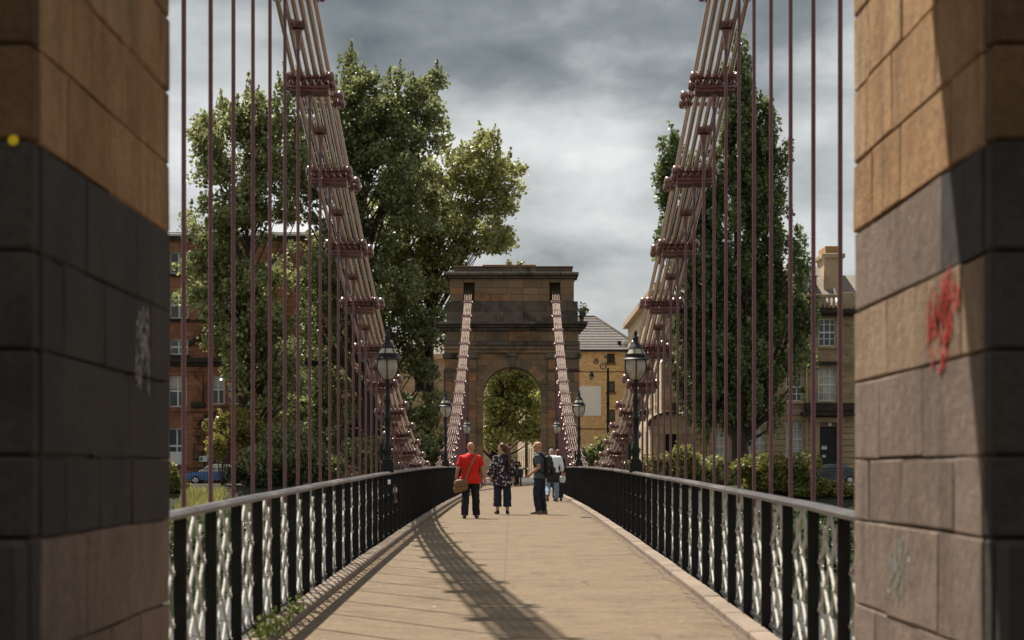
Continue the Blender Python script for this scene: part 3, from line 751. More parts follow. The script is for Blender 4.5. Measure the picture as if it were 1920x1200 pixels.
# ------------------------------------------------------------------ buildings
def facade(mb, x0, x1, z0, z1, y, holes, deep=.25, m=0):
    X = sorted({x0, x1} | {min(max(h[k], x0), x1) for h in holes for k in (0, 1)}); Z = sorted({z0, z1} | {min(max(h[k], z0), z1) for h in holes for k in (2, 3)})
    for i in range(len(X) - 1):
        for j in range(len(Z) - 1):
            cx, cz = (X[i] + X[i + 1]) / 2, (Z[j] + Z[j + 1]) / 2
            if any(h[0] < cx < h[1] and h[2] < cz < h[3] for h in holes): continue
            mb.add([(X[i], y, Z[j]), (X[i + 1], y, Z[j]), (X[i + 1], y, Z[j + 1]), (X[i], y, Z[j + 1])], [(0, 1, 2, 3)], m)
    for a, b_, c_, d_ in [h[:4] for h in holes]:
        v = [(a, y, c_), (b_, y, c_), (b_, y, d_), (a, y, d_)]; w = [(p[0], y + deep, p[2]) for p in v]
        mb.add(v + w, [(0, 1, 5, 4), (1, 2, 6, 5), (2, 3, 7, 6), (3, 0, 4, 7), (4, 5, 6, 7)], m)
def window(t, x0, x1, z0, z1, y=0.0, cols=2, rows_=(.5,), mat='window_white', pane='glass_dark', deep=.25, sill='sandstone_plain', fw=.07, sil=True, top=None):
    f = MB(); ya, yb = y + deep - .11, y + deep - .03
    f.box(x0, x0 + fw, ya, yb, z0, z1); f.box(x1 - fw, x1, ya, yb, z0, z1); f.box(x0 + fw, x1 - fw, ya, yb, z0, z0 + fw); f.box(x0 + fw, x1 - fw, ya, yb, z1 - fw, z1)
    for i in range(1, cols):
        xm = x0 + (x1 - x0) * i / cols; w = fw * (.45 if cols > 2 else .6); f.box(xm - w, xm + w, ya + .01, yb, z0 + fw, z1 - fw)
    for r_ in rows_:
        zm = z0 + (z1 - z0) * r_; w = fw * (.7 if abs(r_ - .5) < .08 else .35); f.box(x0 + fw, x1 - fw, ya + .004, yb - .004, zm - w, zm + w)
    o = f.build('window', mat, t)
    p = MB(); p.box(x0 + fw * .5, x1 - fw * .5, yb - .02, yb + .01, z0 + fw * .5, z1 - fw * .5); p.build('pane', pane, o)
    if top:
        p = MB(); zt = z0 + (z1 - z0) * (1 - top); p.box(x0 + fw, x1 - fw, yb - .035, yb - .022, zt, z1 - fw); p.build('blind', 'blind_pale', o)
    if sil:
        s_ = MB(); s_.cbox(x0 - .12, x1 + .12, y - .14, y + .1, z0 - .2, z0 - .005, .02); s_.build('sill', sill, o)
    return o
def part(t, name, mat, *boxes, smooth=None):
    b = MB()
    for q in boxes: b.cbox(*q, .02)
    return b.build(name, mat, t, smooth)

# red sandstone block on the left bank road ------------------------------
D = 156.0; k_ = D / FPX
fx = lambda p: (p - 960) * k_
fz = lambda p: HC + (880 - p) * k_
t = thing('sandstone_building', 'red sandstone office building with white sash windows and carved pediment behind the trees', 'building', (0, 0, 0))
yF = 0.0
wins = [(318, 351, 472, 513), (318, 353, 547, 597), (371, 404, 547, 597), (420, 452, 547, 597), (318, 352, 636, 665), (316, 350, 705, 763), (397, 421, 704, 758), (427, 453, 704, 758), (497, 531, 704, 766), (314, 349, 803, 872), (372, 402, 472, 513),
        (270, 302, 472, 513), (262, 296, 547, 597), (262, 296, 705, 763), (262, 296, 803, 872), (470, 500, 547, 597), (560, 592, 704, 766), (560, 592, 547, 597)]
holes = [(fx(a), fx(b_), fz(d_), fz(c_)) for a, b_, c_, d_ in wins]
door = (fx(397), fx(432), STREET, fz(833)); holes.append(door)
w = MB(); X0, X1, ZT = fx(180), fx(640), fz(440)
facade(w, X0, X1, STREET, ZT, 0, holes, .3)
w.add([(X0, 0, STREET), (X0, 14, STREET), (X0, 14, ZT), (X0, 0, ZT)], [(0, 1, 2, 3)]); w.add([(X1, 0, STREET), (X1, 14, STREET), (X1, 14, ZT), (X1, 0, ZT)], [(0, 1, 2, 3)])
w.add([(X0, 14, STREET), (X1, 14, STREET), (X1, 14, ZT), (X0, 14, ZT)], [(0, 1, 2, 3)]); w.build('wall', 'red_sandstone', t)
for i, (a, b_, c_, d_) in enumerate(wins):
    lowr = c_ > 700
    window(t, fx(a), fx(b_), fz(d_), fz(c_), 0, 2, (.5,) if not lowr else (.52,), deep=.3, sill='soot_trim' if not lowr else 'red_trim', fw=.09, top=.42 if (lowr and c_ < 790) else None)
p = MB(); p.box(door[0], door[1], .22, .28, door[2], door[3]); p.build('door', 'brown_door', t)
p = MB(); p.box(fx(408), fx(422), .16, .2, door[2], fz(846)); p.build('door_glass', 'glass_dark', t)
part(t, 'gutter', 'window_white', (X0 - .2, X1 + .2, -.35, -.1, fz(443), fz(438)))
part(t, 'eaves', 'soot_trim', (X0, X1, -.25, .02, fz(451), fz(443) - .004))
r_ = MB(); r_.prismx([(-.3, ZT), (14.2, ZT), (14.2, ZT + .15), (7, ZT + .4), (-.3, ZT + .15)], X0, X1); r_.build('roof', 'slate', t)
part(t, 'cornice', 'soot_trim', (X0, X1, -.5, .02, fz(680), fz(671)), (X0, X1, -.3, .02, fz(686), fz(680) - .004))
part(t, 'frieze', 'red_trim', (X0, X1, -.08, .02, fz(697), fz(687)))
part(t, 'string_course', 'red_trim', (X0, X1, -.18, .02, fz(772), fz(765)))
part(t, 'string_course', 'soot_trim', (X0, X1, -.14, .02, fz(604), fz(600)))
for px_ in (372, 462):        # pilasters beside the doorway
    for z0, z1 in zip(rows(STREET, fz(775), .55)[:-1], rows(STREET, fz(775), .55)[1:]):
        part(t, 'pilaster_stone', 'red_trim', (fx(px_ - 10), fx(px_ + 10), -.22, .02, z0 + .02, z1 - .02))
    part(t, 'pilaster', 'red_trim', (fx(px_ - 9), fx(px_ + 9), -.2, .02, fz(762), fz(700)))
    part(t, 'capital', 'soot_trim', (fx(px_ - 13), fx(px_ + 13), -.4, .02, fz(763), fz(755)))
b = MB()                      # raking pediment and the bullseye above the door
cxp = 425
for sg in (-1, 1):
    pts = [(fx(cxp + sg * 70), fz(642)), (fx(cxp + sg * 8), fz(598)), (fx(cxp + sg * 8), fz(606)), (fx(cxp + sg * 70), fz(650))]
    b.prism(pts, -.45, .02)
b.build('pediment', 'soot_trim', t)
b = MB(); rO, rI = .85, .55
for i in range(20):
    a0, a1 = 2 * math.pi * i / 20, 2 * math.pi * (i + 1) / 20
    b.prism([(fx(cxp) + math.cos(a) * q, fz(650) + math.sin(a) * q) for q, a in ((rI, a0), (rO, a0), (rO, a1), (rI, a1))], -.22, .02)
b.build('bullseye', 'soot_trim', t)
b = MB()                      # curved hood over the doorway
for i in range(12):
    a0, a1 = math.pi * (.12 + .76 * i / 12), math.pi * (.12 + .76 * (i + 1) / 12)
    b.prism([(fx(418) - math.cos(a) * q, fz(812) + math.sin(a) * q * .8) for q, a in ((1.7, a0), (2.0, a0), (2.0, a1), (1.7, a1))], -.6, .02)
b.build('door_hood', 'soot_trim', t)
part(t, 'name_plate', 'panel_white', (fx(375), fx(390), -.26, -.22, fz(866), fz(855)))
part(t, 'name_plate_mark', 'teal', (fx(376), fx(380.5), -.275, -.262, fz(864), fz(857)))
part(t, 'window_panel', 'panel_white', (fx(318), fx(345), .12, .16, fz(871), fz(847)))
t.location = (0, D, 0)

# Georgian terrace on the right ------------------------------------------
D = 160.0; k_ = D / FPX
t = thing('stone_terrace', 'Georgian sandstone terrace with balustrade, dormer and tall chimney behind the poplar', 'building', (0, 0, 0))
XL, XR = fx(1240), fx(1780); ZC = fz(584)
wins = [(1535, 1567, 597, 649), (1534, 1568, 691, 752), (1270, 1297, 698, 752), (1270, 1297, 600, 650), (1338, 1368, 808, 866), (1474, 1506, 790, 858), (1338, 1366, 698, 752), (1338, 1366, 600, 650), (1405, 1435, 698, 752), (1405, 1435, 600, 650), (1405, 1435, 800, 862), (1474, 1504, 698, 752), (1474, 1504, 600, 650),
        (1640, 1672, 597, 649), (1640, 1672, 691, 752), (1640, 1672, 795, 860)]
holes = [(fx(a), fx(b_), fz(d_), fz(c_)) for a, b_, c_, d_ in wins]
doors = [(fx(1537), fx(1568), fz(884), fz(800)), (fx(1244), fx(1270), fz(892), fz(800))]
holes += doors
w = MB(); facade(w, XL, XR, STREET, ZC, 0, holes, .3)
w.add([(XR, 0, STREET), (XR, 46, STREET), (XR, 46, ZC), (XR, 0, ZC)], [(0, 1, 2, 3)])
w.build('wall', 'sandstone', t)
for i, (a, b_, c_, d_) in enumerate(wins):
    blind = (a, c_) in ((1534, 691), (1338, 808), (1474, 790), (1405, 800))
    op = a == 1535
    window(t, fx(a), fx(b_), fz(d_), fz(c_), 0, 3, (.25, .5, .75) if not op else (.27, .5, .78), pane='blind_pale' if blind else 'glass_dark', deep=.3, sill='sandstone_plain', fw=.08)
# rusticated courses of the ground floor, one by one
gz = rows(STREET, fz(778), .46)
for z0, z1 in zip(gz[:-1], gz[1:]):
    spans = [(XL, XR)]
    for h in holes + [(fx(1528), fx(1577), 0, fz(786)), (fx(1216), fx(1292), 0, fz(760))]:
        if h[2] < z1 - .05 and h[3] > z0 + .05:
            ns = []
            for a, b_ in spans:
                if h[1] <= a or h[0] >= b_: ns.append((a, b_)); continue
                if h[0] > a + .1: ns.append((a, h[0]))
                if h[1] < b_ - .1: ns.append((h[1], b_))
            spans = ns
    for a, b_ in spans: 
        for q0, q1 in split(a, b_, (1.0, 1.9), rng): part(t, 'course_stone', 'sandstone_plain', (q0 + .008, q1 - .008, -.07, .01, z0 + .03, z1 - .03))
part(t, 'string_course', 'sandstone_plain', (XL, XR, -.16, .01, fz(778), fz(768)))
part(t, 'lintel', 'soot_trim', (fx(1528), fx(1575), -.2, .01, fz(684), fz(678)))
part(t, 'balcony', 'soot_trim', (fx(1508), fx(1600), -1.0, .01, fz(772), fz(756)), (fx(1500), fx(1606), -1.2, .01, fz(780), fz(773)))
part(t, 'balcony', 'soot_trim', (fx(1258), fx(1308), -.9, .01, fz(769), fz(756)))
part(t, 'cornice', 'soot_trim', (XL - .3, XR, -.5, .02, fz(588), fz(580)), (XL - .2, XR, -.3, .02, fz(593), fz(588) - .004))
part(t, 'parapet_rail', 'sandstone_plain', (XL - .3, XR, -.3, .05, fz(558), fz(552)))
part(t, 'parapet_base', 'soot_trim', (XL - .3, XR, -.3, .05, fz(580) + .004, fz(577)))
bl = MB(); hb = fz(558) - fz(577)
bl.lathe([(0, 0), (.1, 0), (.07, .08), (.12, hb * .35), (.11, hb * .5), (.06, hb * .75), (.1, hb), (0, hb)], 8); bal_me = bl.mesh('baluster', 'sandstone_plain', 45)
x = XL
while x < XR:
    put('baluster', bal_me, t, (x, -.12, fz(577))); x += .34
for px_ in (1250, 1330, 1410, 1490, 1586, 1680): part(t, 'parapet_pier', 'sandstone_plain', (fx(px_) - .5, fx(px_) + .5, -.4, .12, fz(580) + .006, fz(549)))
rf = MB(); rf.prismx([(.4, ZC), (9.5, ZC), (9.5, ZC + .3), (6.0, fz(492) + .15), (5.0, fz(492) + .15), (.4, ZC + .5)], XL + .3, fx(1572)); rf.prismx([(.6, ZC), (9.5, ZC), (9.5, ZC + .3), (6.0, fz(505)), (5.0, fz(505)), (.6, ZC + .5)], fx(1572) + .3, XR)
roof = rf.build('roof', 'slate', t)
ch = MB(); ch.cbox(fx(1553), fx(1588), 2.2, 6.0, fz(575), fz(472), .04); ch.cbox(fx(1553) - .2, fx(1588) + .2, 2.0, 6.2, fz(478), fz(472) + .1, .04); ch.build('chimney', 'sandstone_plain', roof)
ch = MB(); ch.cbox(fx(1556), fx(1582), 2.3, 5.9, fz(472) + .1, fz(455), .03); ch.build('chimney_top', 'chimney_brick', roof)
skw = MB(); skw.prismx([(.5, ZC + .5), (.5, ZC + .75), (5.1, fz(490) + .25), (5.1, fz(490))], fx(1570), fx(1574)); skw.build('skew', 'panel_white', roof)
dm = MB(); dm.box(fx(1500), fx(1534), .8, 4.0, fz(556), fz(516)); dm.build('dormer', 'door_dark', t)
dm = MB(); dm.prism([(fx(1496), fz(516)), (fx(1538), fz(516)), (fx(1517), fz(508))], .6, 4.0); dm.build('dormer_roof', 'panel_white', t)
window(t, fx(1507), fx(1529), fz(552), fz(520), .5, 2, (.33, .66), deep=.3, sil=False)
for (a, b_, c_, d_) in doors:
    p = MB(); p.box(a, b_, .2, .28, c_, d_); o = p.build('door', 'door_dark', t)
    p = MB()
    for i in range(3): p.box(a + .15, b_ - .15, .18, .199, c_ + .2 + i * .95, c_ + .95 + i * .95)
    p.build('door_panel', 'door_dark', o)
part(t, 'notice', 'panel_white', (fx(1541), fx(1551), .16, .178, fz(843), fz(836)))
part(t, 'notice', 'panel_white', (fx(1542), fx(1549), .16, .178, fz(858), fz(853)))
part(t, 'door_step', 'sandstone_plain', (fx(1525), fx(1580), -1.4, .0, STREET - .02, fz(884)))
for px_ in (1532, 1574): part(t, 'door_pilaster', 'sandstone_plain', (fx(px_ - 4), fx(px_ + 4), -.35, .01, STREET, fz(792)))
part(t, 'door_entablature', 'sandstone_plain', (fx(1524), fx(1582), -.5, .01, fz(792) + .004, fz(783)))
p = MB(); p.ball((fx(1555), -.1, fz(796)), .17); p.build('door_lamp', 'window_white', t)
p = MB(); p.tube([(fx(1512), -.12, STREET), (fx(1512), -.12, fz(600))], .07, 7); p.build('drain_pipe', 'pipe_cream', t)
p = MB(); p.tube([(fx(1327), -.12, STREET), (fx(1327), -.12, fz(600))], .07, 7); p.build('drain_pipe', 'pipe_cream', t)
# porch with curved pediment at the corner
for px_ in (1224, 1238, 1274, 1288):
    p = MB(); p.lathe([(0, 0), (.3, 0), (.3, .15), (.22, .25), (.24, 1.5), (.2, 3.4), (.26, 3.5), (.3, 3.65), (0, 3.65)], 10, (fx(px_), -1.5, STREET)); p.build('porch_column', 'sandstone_plain', t, 40)
part(t, 'porch_beam', 'sandstone_plain', (fx(1216), fx(1295), -1.9, .0, STREET + 3.65, STREET + 4.2))
b = MB(); zb = STREET + 4.2; cx = fx(1254); hw = 1.6
arc = [(cx + hw * math.cos(math.pi * i / 14), zb + .02 + .95 * math.sin(math.pi * i / 14)) for i in range(15)]
b.prism(arc, -1.7, .0); b.build('pediment_field', 'sandstone_plain', t)
b = MB()
for i in range(14):
    a0, a1 = math.pi * i / 14, math.pi * (i + 1) / 14
    b.prism([(cx + q * 1.68 * math.cos(a), zb + .02 + q * 1.0 * math.sin(a)) for q, a in ((.9, a0), (1.05, a0), (1.05, a1), (.9, a1))], -1.95, -1.5)
b.build('pediment_moulding', 'soot_trim', t)
# street name plate, half hidden by leaves
pl = part(t, 'street_name_plate', 'panel_white', (fx(1299), fx(1318), -.11, -.075, fz(793), fz(785)))
tx = bpy.data.curves.new('street_name', 'FONT'); tx.body = 'PLACE'; tx.size = .2; tx.extrude = .004; tx.align_x = 'CENTER'; tx.align_y = 'CENTER'
tmp = bpy.data.objects.new('tmp', tx); C.objects.link(tmp); bpy.context.view_layer.update()
me = bpy.data.meshes.new_from_object(tmp.evaluated_get(bpy.context.evaluated_depsgraph_get())); bpy.data.objects.remove(tmp)
me.materials.clear(); me.materials.append(MAT['lamp_black']); put('street_name', me, pl, (fx(1308.5), -.118, fz(789)), (R(90), 0, 0))
# sunlit side wall running back along the side street
sw = MB(); hs = []
for i in range(7):
    for z0, h_ in ((2.2, 2.4), (6.4, 2.5), (10.4, 1.9)): hs.append((3.2 + i * 6.0, 4.6 + i * 6.0, z0, z0 + h_))
facade(sw, 0, 46, STREET, 15.0, 0, hs, .3)
sw.v = [(XL - .002 + y, 46 - x, z) for x, y, z in sw.v]; sw.build('side_wall', 'sandstone_light', t)
for a, b_, c_, d_ in hs:
    p = MB(); p.box(XL + .2, XL + .26, 46 - b_, 46 - a, c_, d_); p.build('side_pane', 'glass_dark', t)
    p = MB(); p.box(XL - .12, XL + .1, 46 - b_ - .15, 46 - a + .15, c_ - .2, c_ - .003); p.build('sill', 'sandstone_plain', t)
part(t, 'side_cornice', 'sandstone_plain', (XL - .5, XL + .3, .3, 46.4, 15.0, 15.5))
rf = MB(); rf.prism([(XL, 15.5), (XL + 10, 15.5), (XL + 5, 18.2)], 9.6, 46); rf.build('side_roof', 'slate', t)
t.location = (0, D, 0)

# yellow brick flats -----------------------------------------------------
D = 207.0; k_ = D / FPX
t = thing('brick_flats', 'yellow brick flats with brown tiled hip roof and blank white panel beside the arch', 'building', (0, 0, 0))
wins = [(1138, 1153, 663, 680), (1138, 1153, 715, 735), (1138, 1153, 768, 788), (1062, 1077, 663, 680), (1062, 1077, 715, 735), (1062, 1077, 768, 788)]
holes = [(fx(a), fx(b_), fz(d_), fz(c_)) for a, b_, c_, d_ in wins]
XL2, XR2, ZE = fx(1046), fx(1176.5), fz(659)
w = MB(); facade(w, XL2, XR2, STREET, ZE, 0, holes, .2)
w.add([(XL2, 0, STREET), (XL2, 14, STREET), (XL2, 14, ZE), (XL2, 0, ZE)], [(0, 1, 2, 3)]); w.add([(XR2, 0, STREET), (XR2, 14, STREET), (XR2, 14, ZE), (XR2, 0, ZE)], [(0, 1, 2, 3)])
w.build('wall', 'yellow_brick', t)
for a, b_, c_, d_ in wins: window(t, fx(a), fx(b_), fz(d_), fz(c_), 0, 1, (), mat='lamp_black', deep=.2, sill='brown_band', fw=.1)
part(t, 'brick_band', 'brown_band', (XL2, XR2, -.03, .01, fz(698), fz(696))); part(t, 'brick_band', 'brown_band', (XL2, XR2, -.03, .01, fz(805.5), fz(803)))
part(t, 'wall_panel', 'panel_white', (fx(1087), fx(1127), -.07, .0, fz(780), fz(724)))
part(t, 'fascia', 'door_dark', (XL2 - .3, XR2 + .3, -.5, -.35, fz(660), fz(656)))
nr = 13; ridge = fz(589); yr = 5.5
for i in range(nr):                                  # courses of tiles stepping up the hip
    f0, f1 = i / nr, (i + 1) / nr
    z0, z1 = ZE + .1 + (ridge - ZE) * f0, ZE + .1 + (ridge - ZE) * f1
    y0_, y1_ = -.5 + yr * f0, -.5 + yr * f1
    xa0, xb0 = XL2 - .4 + 1.5 * f0, XR2 + 1.6 - 4.6 * f0; xa1, xb1 = XL2 - .4 + 1.5 * f1, XR2 + 1.6 - 4.6 * f1
    b = MB(); v = [(xa0, y0_, z0 + .09), (xb0, y0_, z0 + .09), (xb1, y1_, z1 + .03), (xa1, y1_, z1 + .03), (xa0, y0_, z0), (xb0, y0_, z0), (xb1, y1_, z1 - .02), (xa1, y1_, z1 - .02)]
    b.add(v, [(0, 1, 2, 3), (4, 7, 6, 5), (0, 4, 5, 1), (1, 5, 6, 2), (3, 2, 6, 7), (0, 3, 7, 4)]); b.build('tile_course', 'roof_tile', t)
b = MB(); b.add([(XL2 - .4, -.5, ZE + .08), (XR2 + 1.6, -.5, ZE + .08), (XR2 + 1.6, 14, ZE + .08), (XL2 - .4, 14, ZE + .08), (XL2 + 1.1, yr - .55, ridge), (XR2 - 3.0, yr - .55, ridge), (XR2 - 3.0, 9, ridge), (XL2 + 1.1, 9, ridge)],
    [(1, 2, 6, 5), (2, 3, 7, 6), (3, 0, 4, 7), (4, 5, 6, 7)]); b.build('roof', 'roof_tile', t)
b = MB(); b.tube([(XR2 + 1.6, -.5, ZE + .2), (XR2 - 3.0, yr - .5, ridge + .1), (XL2 + 1.1, yr - .5, ridge + .1)], .14, 6); b.build('ridge_tiles', 'roof_tile', t)
for px_, s_ in ((1159, .2), (1170, .28)):
    b = MB(); p_ = (fx(px_), .4, fz(648)); b.tube([p_, (p_[0], p_[1], p_[2] + .5)], .05, 6); b.ball((p_[0] + .15, p_[1] - .1, p_[2] + .3), s_, .08, s_); b.build('roof_vent', 'panel_white' if px_ > 1165 else 'lamp_black', t)
t.location = (0, D, 0)

# pale terrace down the side street, seen through the arch
def back_terrace(label, loc, rz, ln, h, mat, win, grp=None):
    t = thing('street_terrace', label, 'building', (0, 0, 0), group=grp)
    hs = []; i = 0; x = 1.5
    while x < ln - 2:
        z = STREET + 1.2
        while z < h - 2.5: hs.append((x, x + win, z, z + 2.3)); z += 3.8
        x += win * 2.4
    w = MB(); facade(w, 0, ln, STREET - .1, h, 0, hs, .45); w.box(0, ln, .5, 10, STREET - .1, h)
    w.build('wall', mat, t)
    for a, b_, c_, d_ in hs:
        p = MB(); p.box(a, b_, .38, .44, c_, d_); o = p.build('window', 'glass_dark', t)
        p = MB(); p.box(a - .15, b_ + .15, -.2, .1, c_ - .22, c_ - .002); p.build('sill', mat, o)
    p = MB(); p.box(-.2, ln + .2, -.45, 10.2, h, h + .5); p.build('cornice', 'sandstone_plain', t)
    p = MB(); p.prismx([(0, h + .5), (10, h + .5), (5, h + 3.2)], 0, ln); p.build('roof', 'slate', t)
    t.location = loc; t.rotation_euler = (0, 0, rz)
back_terrace('pale sunlit stone terrace glimpsed through the arch behind the street tree', (0.2, 330, 0), R(-88.6), 104, 13.2, 'sandstone_light', 3.4)
back_terrace('pale stone block closing the side street behind the street tree trunk', (-9.5, 262, 0), 0, 10.2, 12, 'sandstone_light', 1.3)
back_terrace('long sandstone terrace added unseen behind the camera, shading the near gateway passage', (46, -24, 0), R(180), 92, 16.5, 'sandstone', 1.3)  # added out of view to keep sky light out of the near passage
back_terrace('dull sandstone terrace half hidden behind the broad trees beside the arch', (-17, 214, 0), 0, 13.5, 12.5, 'sandstone', 1.2)

# ------------------------------------------------------------------ foliage
def leaf_mesh(name, cen, size, mat, r, droop=0.0):
    n = len(cen); u = r.normal(size=(n, 3)); u[:, 2] -= droop; u /= np.linalg.norm(u, axis=1)[:, None]
    w = r.normal(size=(n, 3)); v = np.cross(u, w); v /= np.linalg.norm(v, axis=1)[:, None]
    ln = size * r.uniform(.5, 1.7, n)[:, None]; wd = ln * r.uniform(.24, .42, n)[:, None]
    P = np.empty((n, 4, 3)); P[:, 0] = cen - u * ln * .5; P[:, 1] = cen + v * wd; P[:, 2] = cen + u * ln * .5; P[:, 3] = cen - v * wd
    me = bpy.data.meshes.new(name); me.vertices.add(4 * n); me.vertices.foreach_set('co', P.reshape(-1))
    me.loops.add(4 * n); me.loops.foreach_set('vertex_index', np.arange(4 * n, dtype=np.int32))
    me.polygons.add(n); me.polygons.foreach_set('loop_start', np.arange(0, 4 * n, 4, dtype=np.int32)); me.polygons.foreach_set('loop_total', np.full(n, 4, dtype=np.int32))
    me.update(calc_edges=True); me.materials.append(MAT[mat]); return me
def lobes_to_clumps(lobes, d, dens, r, thick=.9):
    cl = []
    for (cx, cy, rx, ry) in lobes:
        c_ = at(cx, cy, d); a, b_ = rx * d / FPX, ry * d / FPX
        n = max(4, int(dens * math.pi * a * b_))
        q = r.normal(size=(n, 3)); q /= np.linalg.norm(q, axis=1)[:, None]; q *= (r.uniform(0, 1, n) ** .42)[:, None]
        jit = 1 + .16 * r.normal(size=n)[:, None]
        cl.append(np.array(c_) + q * np.array([a, a * thick, b_]) * jit)
    return np.vstack(cl)
def tree(name, label, base, lobes, d, dens, per, size, mat, seed, trunk_r, lean=(0, 0), top=.72, sig=(1, 1, .8), csz=1.0, cat='tree', group=None, limbs=60, thick=.9, sprig=0, upsweep=.55):
    r = np.random.default_rng(seed); rp_ = random.Random(seed)
    cl = lobes_to_clumps(lobes, d, dens, r, thick)
    zmin = base[2] + 1.0; cl = cl[cl[:, 2] > zmin]
    t = thing(name, label, cat, base, group=group); o_ = np.array(base)
    rad = r.uniform(.45, 1.15, len(cl)) * csz
    cnt = r.poisson(per * (rad / csz) ** 2 * 1.9)
    idx = np.repeat(np.arange(len(cl)), cnt); m0 = len(idx)
    dr = r.normal(size=(m0, 3)); dr[:, 2] += .25; dr /= np.linalg.norm(dr, axis=1)[:, None]
    pos = cl[idx] + dr * (rad[idx] * r.uniform(.35, 1.08, m0))[:, None] * np.array(sig)
    if sprig:            # upright shoots along the outline
        tops = cl[np.argsort(-(cl[:, 2] + r.normal(size=len(cl)) * 2.0))[:sprig]]
        sp = []
        for q in tops:
            h = r.uniform(.7, 1.7); m_ = int(26 * h); tt = r.uniform(0, 1, m_)
            dx = r.normal(size=2) * .22
            sp.append(q + np.stack([dx[0] * tt + r.normal(size=m_) * .12 * (1.1 - tt), dx[1] * tt + r.normal(size=m_) * .12 * (1.1 - tt), tt * h], 1))
        pos = np.vstack([pos] + sp)
    me = leaf_mesh('crown', pos - o_, size, mat, r); put('crown', me, t)
    zt = cl[:, 2].max(); H = zt - base[2]
    b = MB(); npt = 9; path = []
    cx = cl[:, 0].mean(); cy = cl[:, 1].mean()
    for i in range(npt):
        f = i / (npt - 1); z = base[2] - .3 + H * top * f
        path.append(Vector((base[0] + (cx - base[0]) * f ** 1.5 * .8 + lean[0] * f + .12 * math.sin(f * 7 + seed), base[1] + (cy - base[1]) * f * .6 + lean[1] * f, z)))
    b.tube(path, [trunk_r * (1 - .86 * i / (npt - 1)) * (1.25 if i == 0 else 1) for i in range(npt)], 9)
    pick = rp_.sample(range(len(cl)), min(limbs, len(cl)))
    for i in pick:
        e_ = Vector(cl[i]); hd = math.hypot(e_.x - cx, e_.y - cy)
        zj = max(base[2] + H * .1, e_.z - upsweep * 2.2 * hd - H * .08); f = min(1, max(.08, (zj - base[2] + .3) / (H * top)))
        kf = f * (npt - 1); k0 = min(npt - 2, int(kf)); s_ = path[k0].lerp(path[k0 + 1], kf - k0)
        m_ = s_.lerp(e_, .5); m_.z -= .06 * (e_ - s_).length * (-1 if rp_.random() < .3 else 1); m_ += Vector((rp_.uniform(-.3, .3), rp_.uniform(-.3, .3), 0))
        r0 = trunk_r * (1 - .8 * f) * .42
        b.tube([s_, s_.lerp(m_, .55), m_, m_.lerp(e_, .5), e_], [r0, r0 * .75, r0 * .5, r0 * .3, .012], 5, cap=False)
    b.build('trunk', 'bark', t, 60)
    return t
gb = lambda px_, d: (float((px_ - 960) * d / FPX), d, ground_z(d))
tree('broadleaf_tree', 'tall leafy tree with open branches in front of the red sandstone building', gb(470, 143.5), 
     [(460, 220, 52, 80), (425, 300, 66, 85), (400, 455, 62, 66), (470, 560, 90, 105), (520, 320, 66, 140), (505, 690, 80, 95), (410, 540, 66, 70), (545, 230, 34, 95), (385, 235, 26, 40), (440, 400, 66, 85), (385, 480, 45, 60), (450, 640, 60, 70)], 143.5, 1.15, 125, .24, 'leaf_mid', 11, .45, sprig=90, limbs=90)
tree('broadleaf_tree', 'tallest leafy tree, its crown highest of the group beside the gateway', gb(690, 146), 
     [(655, 175, 62, 85), (765, 215, 72, 85), (640, 320, 88, 125), (735, 370, 105, 115), (570, 300, 56, 130), (630, 520, 105, 130), (805, 180, 34, 60), (710, 560, 100, 100), (700, 230, 80, 80)], 146, 1.15, 125, .24, 'leaf_dark', 12, .55, sprig=120, limbs=110)
tree('broadleaf_tree', 'bright green leafy tree whose crown leans over the top of the stone gateway', gb(800, 151), 
     [(790, 370, 100, 90), (890, 315, 76, 85), (932, 350, 48, 85), (860, 430, 105, 66), (740, 440, 70, 95), (905, 460, 60, 44), (770, 540, 76, 66), (830, 500, 60, 50)], 151, 1.2, 125, .24, 'leaf_bright', 13, .5, sprig=80, limbs=90)
tree('broadleaf_tree', 'low dark spreading tree with bare limbs beside the gateway pier', gb(805, 148.5), 
     [(760, 650, 85, 90), (690, 770, 90, 90), (800, 790, 36, 80), (590, 740, 95, 120), (640, 620, 80, 80), (815, 600, 28, 90)], 148.5, .75, 120, .24, 'leaf_dark', 14, .45, limbs=70, lean=(-1.5, 0), upsweep=.2)
tree('poplar_tree', 'tall dark poplar with upright plumes beside the stone terrace', gb(1388, 146), 
     [(1375, 170, 36, 98), (1388, 300, 66, 125), (1262, 335, 28, 88), (1285, 440, 56, 120), (1320, 380, 40, 110), (1428, 400, 48, 145), (1465, 550, 54, 145), (1350, 540, 95, 175), (1290, 640, 52, 95), (1400, 690, 100, 115), (1504, 610, 26, 95), (1340, 740, 62, 70), (1432, 280, 26, 84)], 146, 2.8, 95, .22, 'leaf_poplar', 15, .6, sig=(.7, .7, 1.5), csz=.72, sprig=190, limbs=110, upsweep=1.1, top=.85)
tree('street_tree', 'sunlit street tree filling the stone archway', (-1.35, 170.0, STREET), 
     [(948, 755, 56, 64), (990, 740, 44, 60), (920, 715, 44, 56), (960, 690, 50, 50), (1000, 785, 34, 36), (906, 790, 34, 50), (945, 812, 52, 30), (990, 815, 34, 22), (955, 600, 50, 70), (958, 535, 20, 20)], 170, 1.1, 110, .24, 'leaf_arch', 16, .34, limbs=55, upsweep=.3)
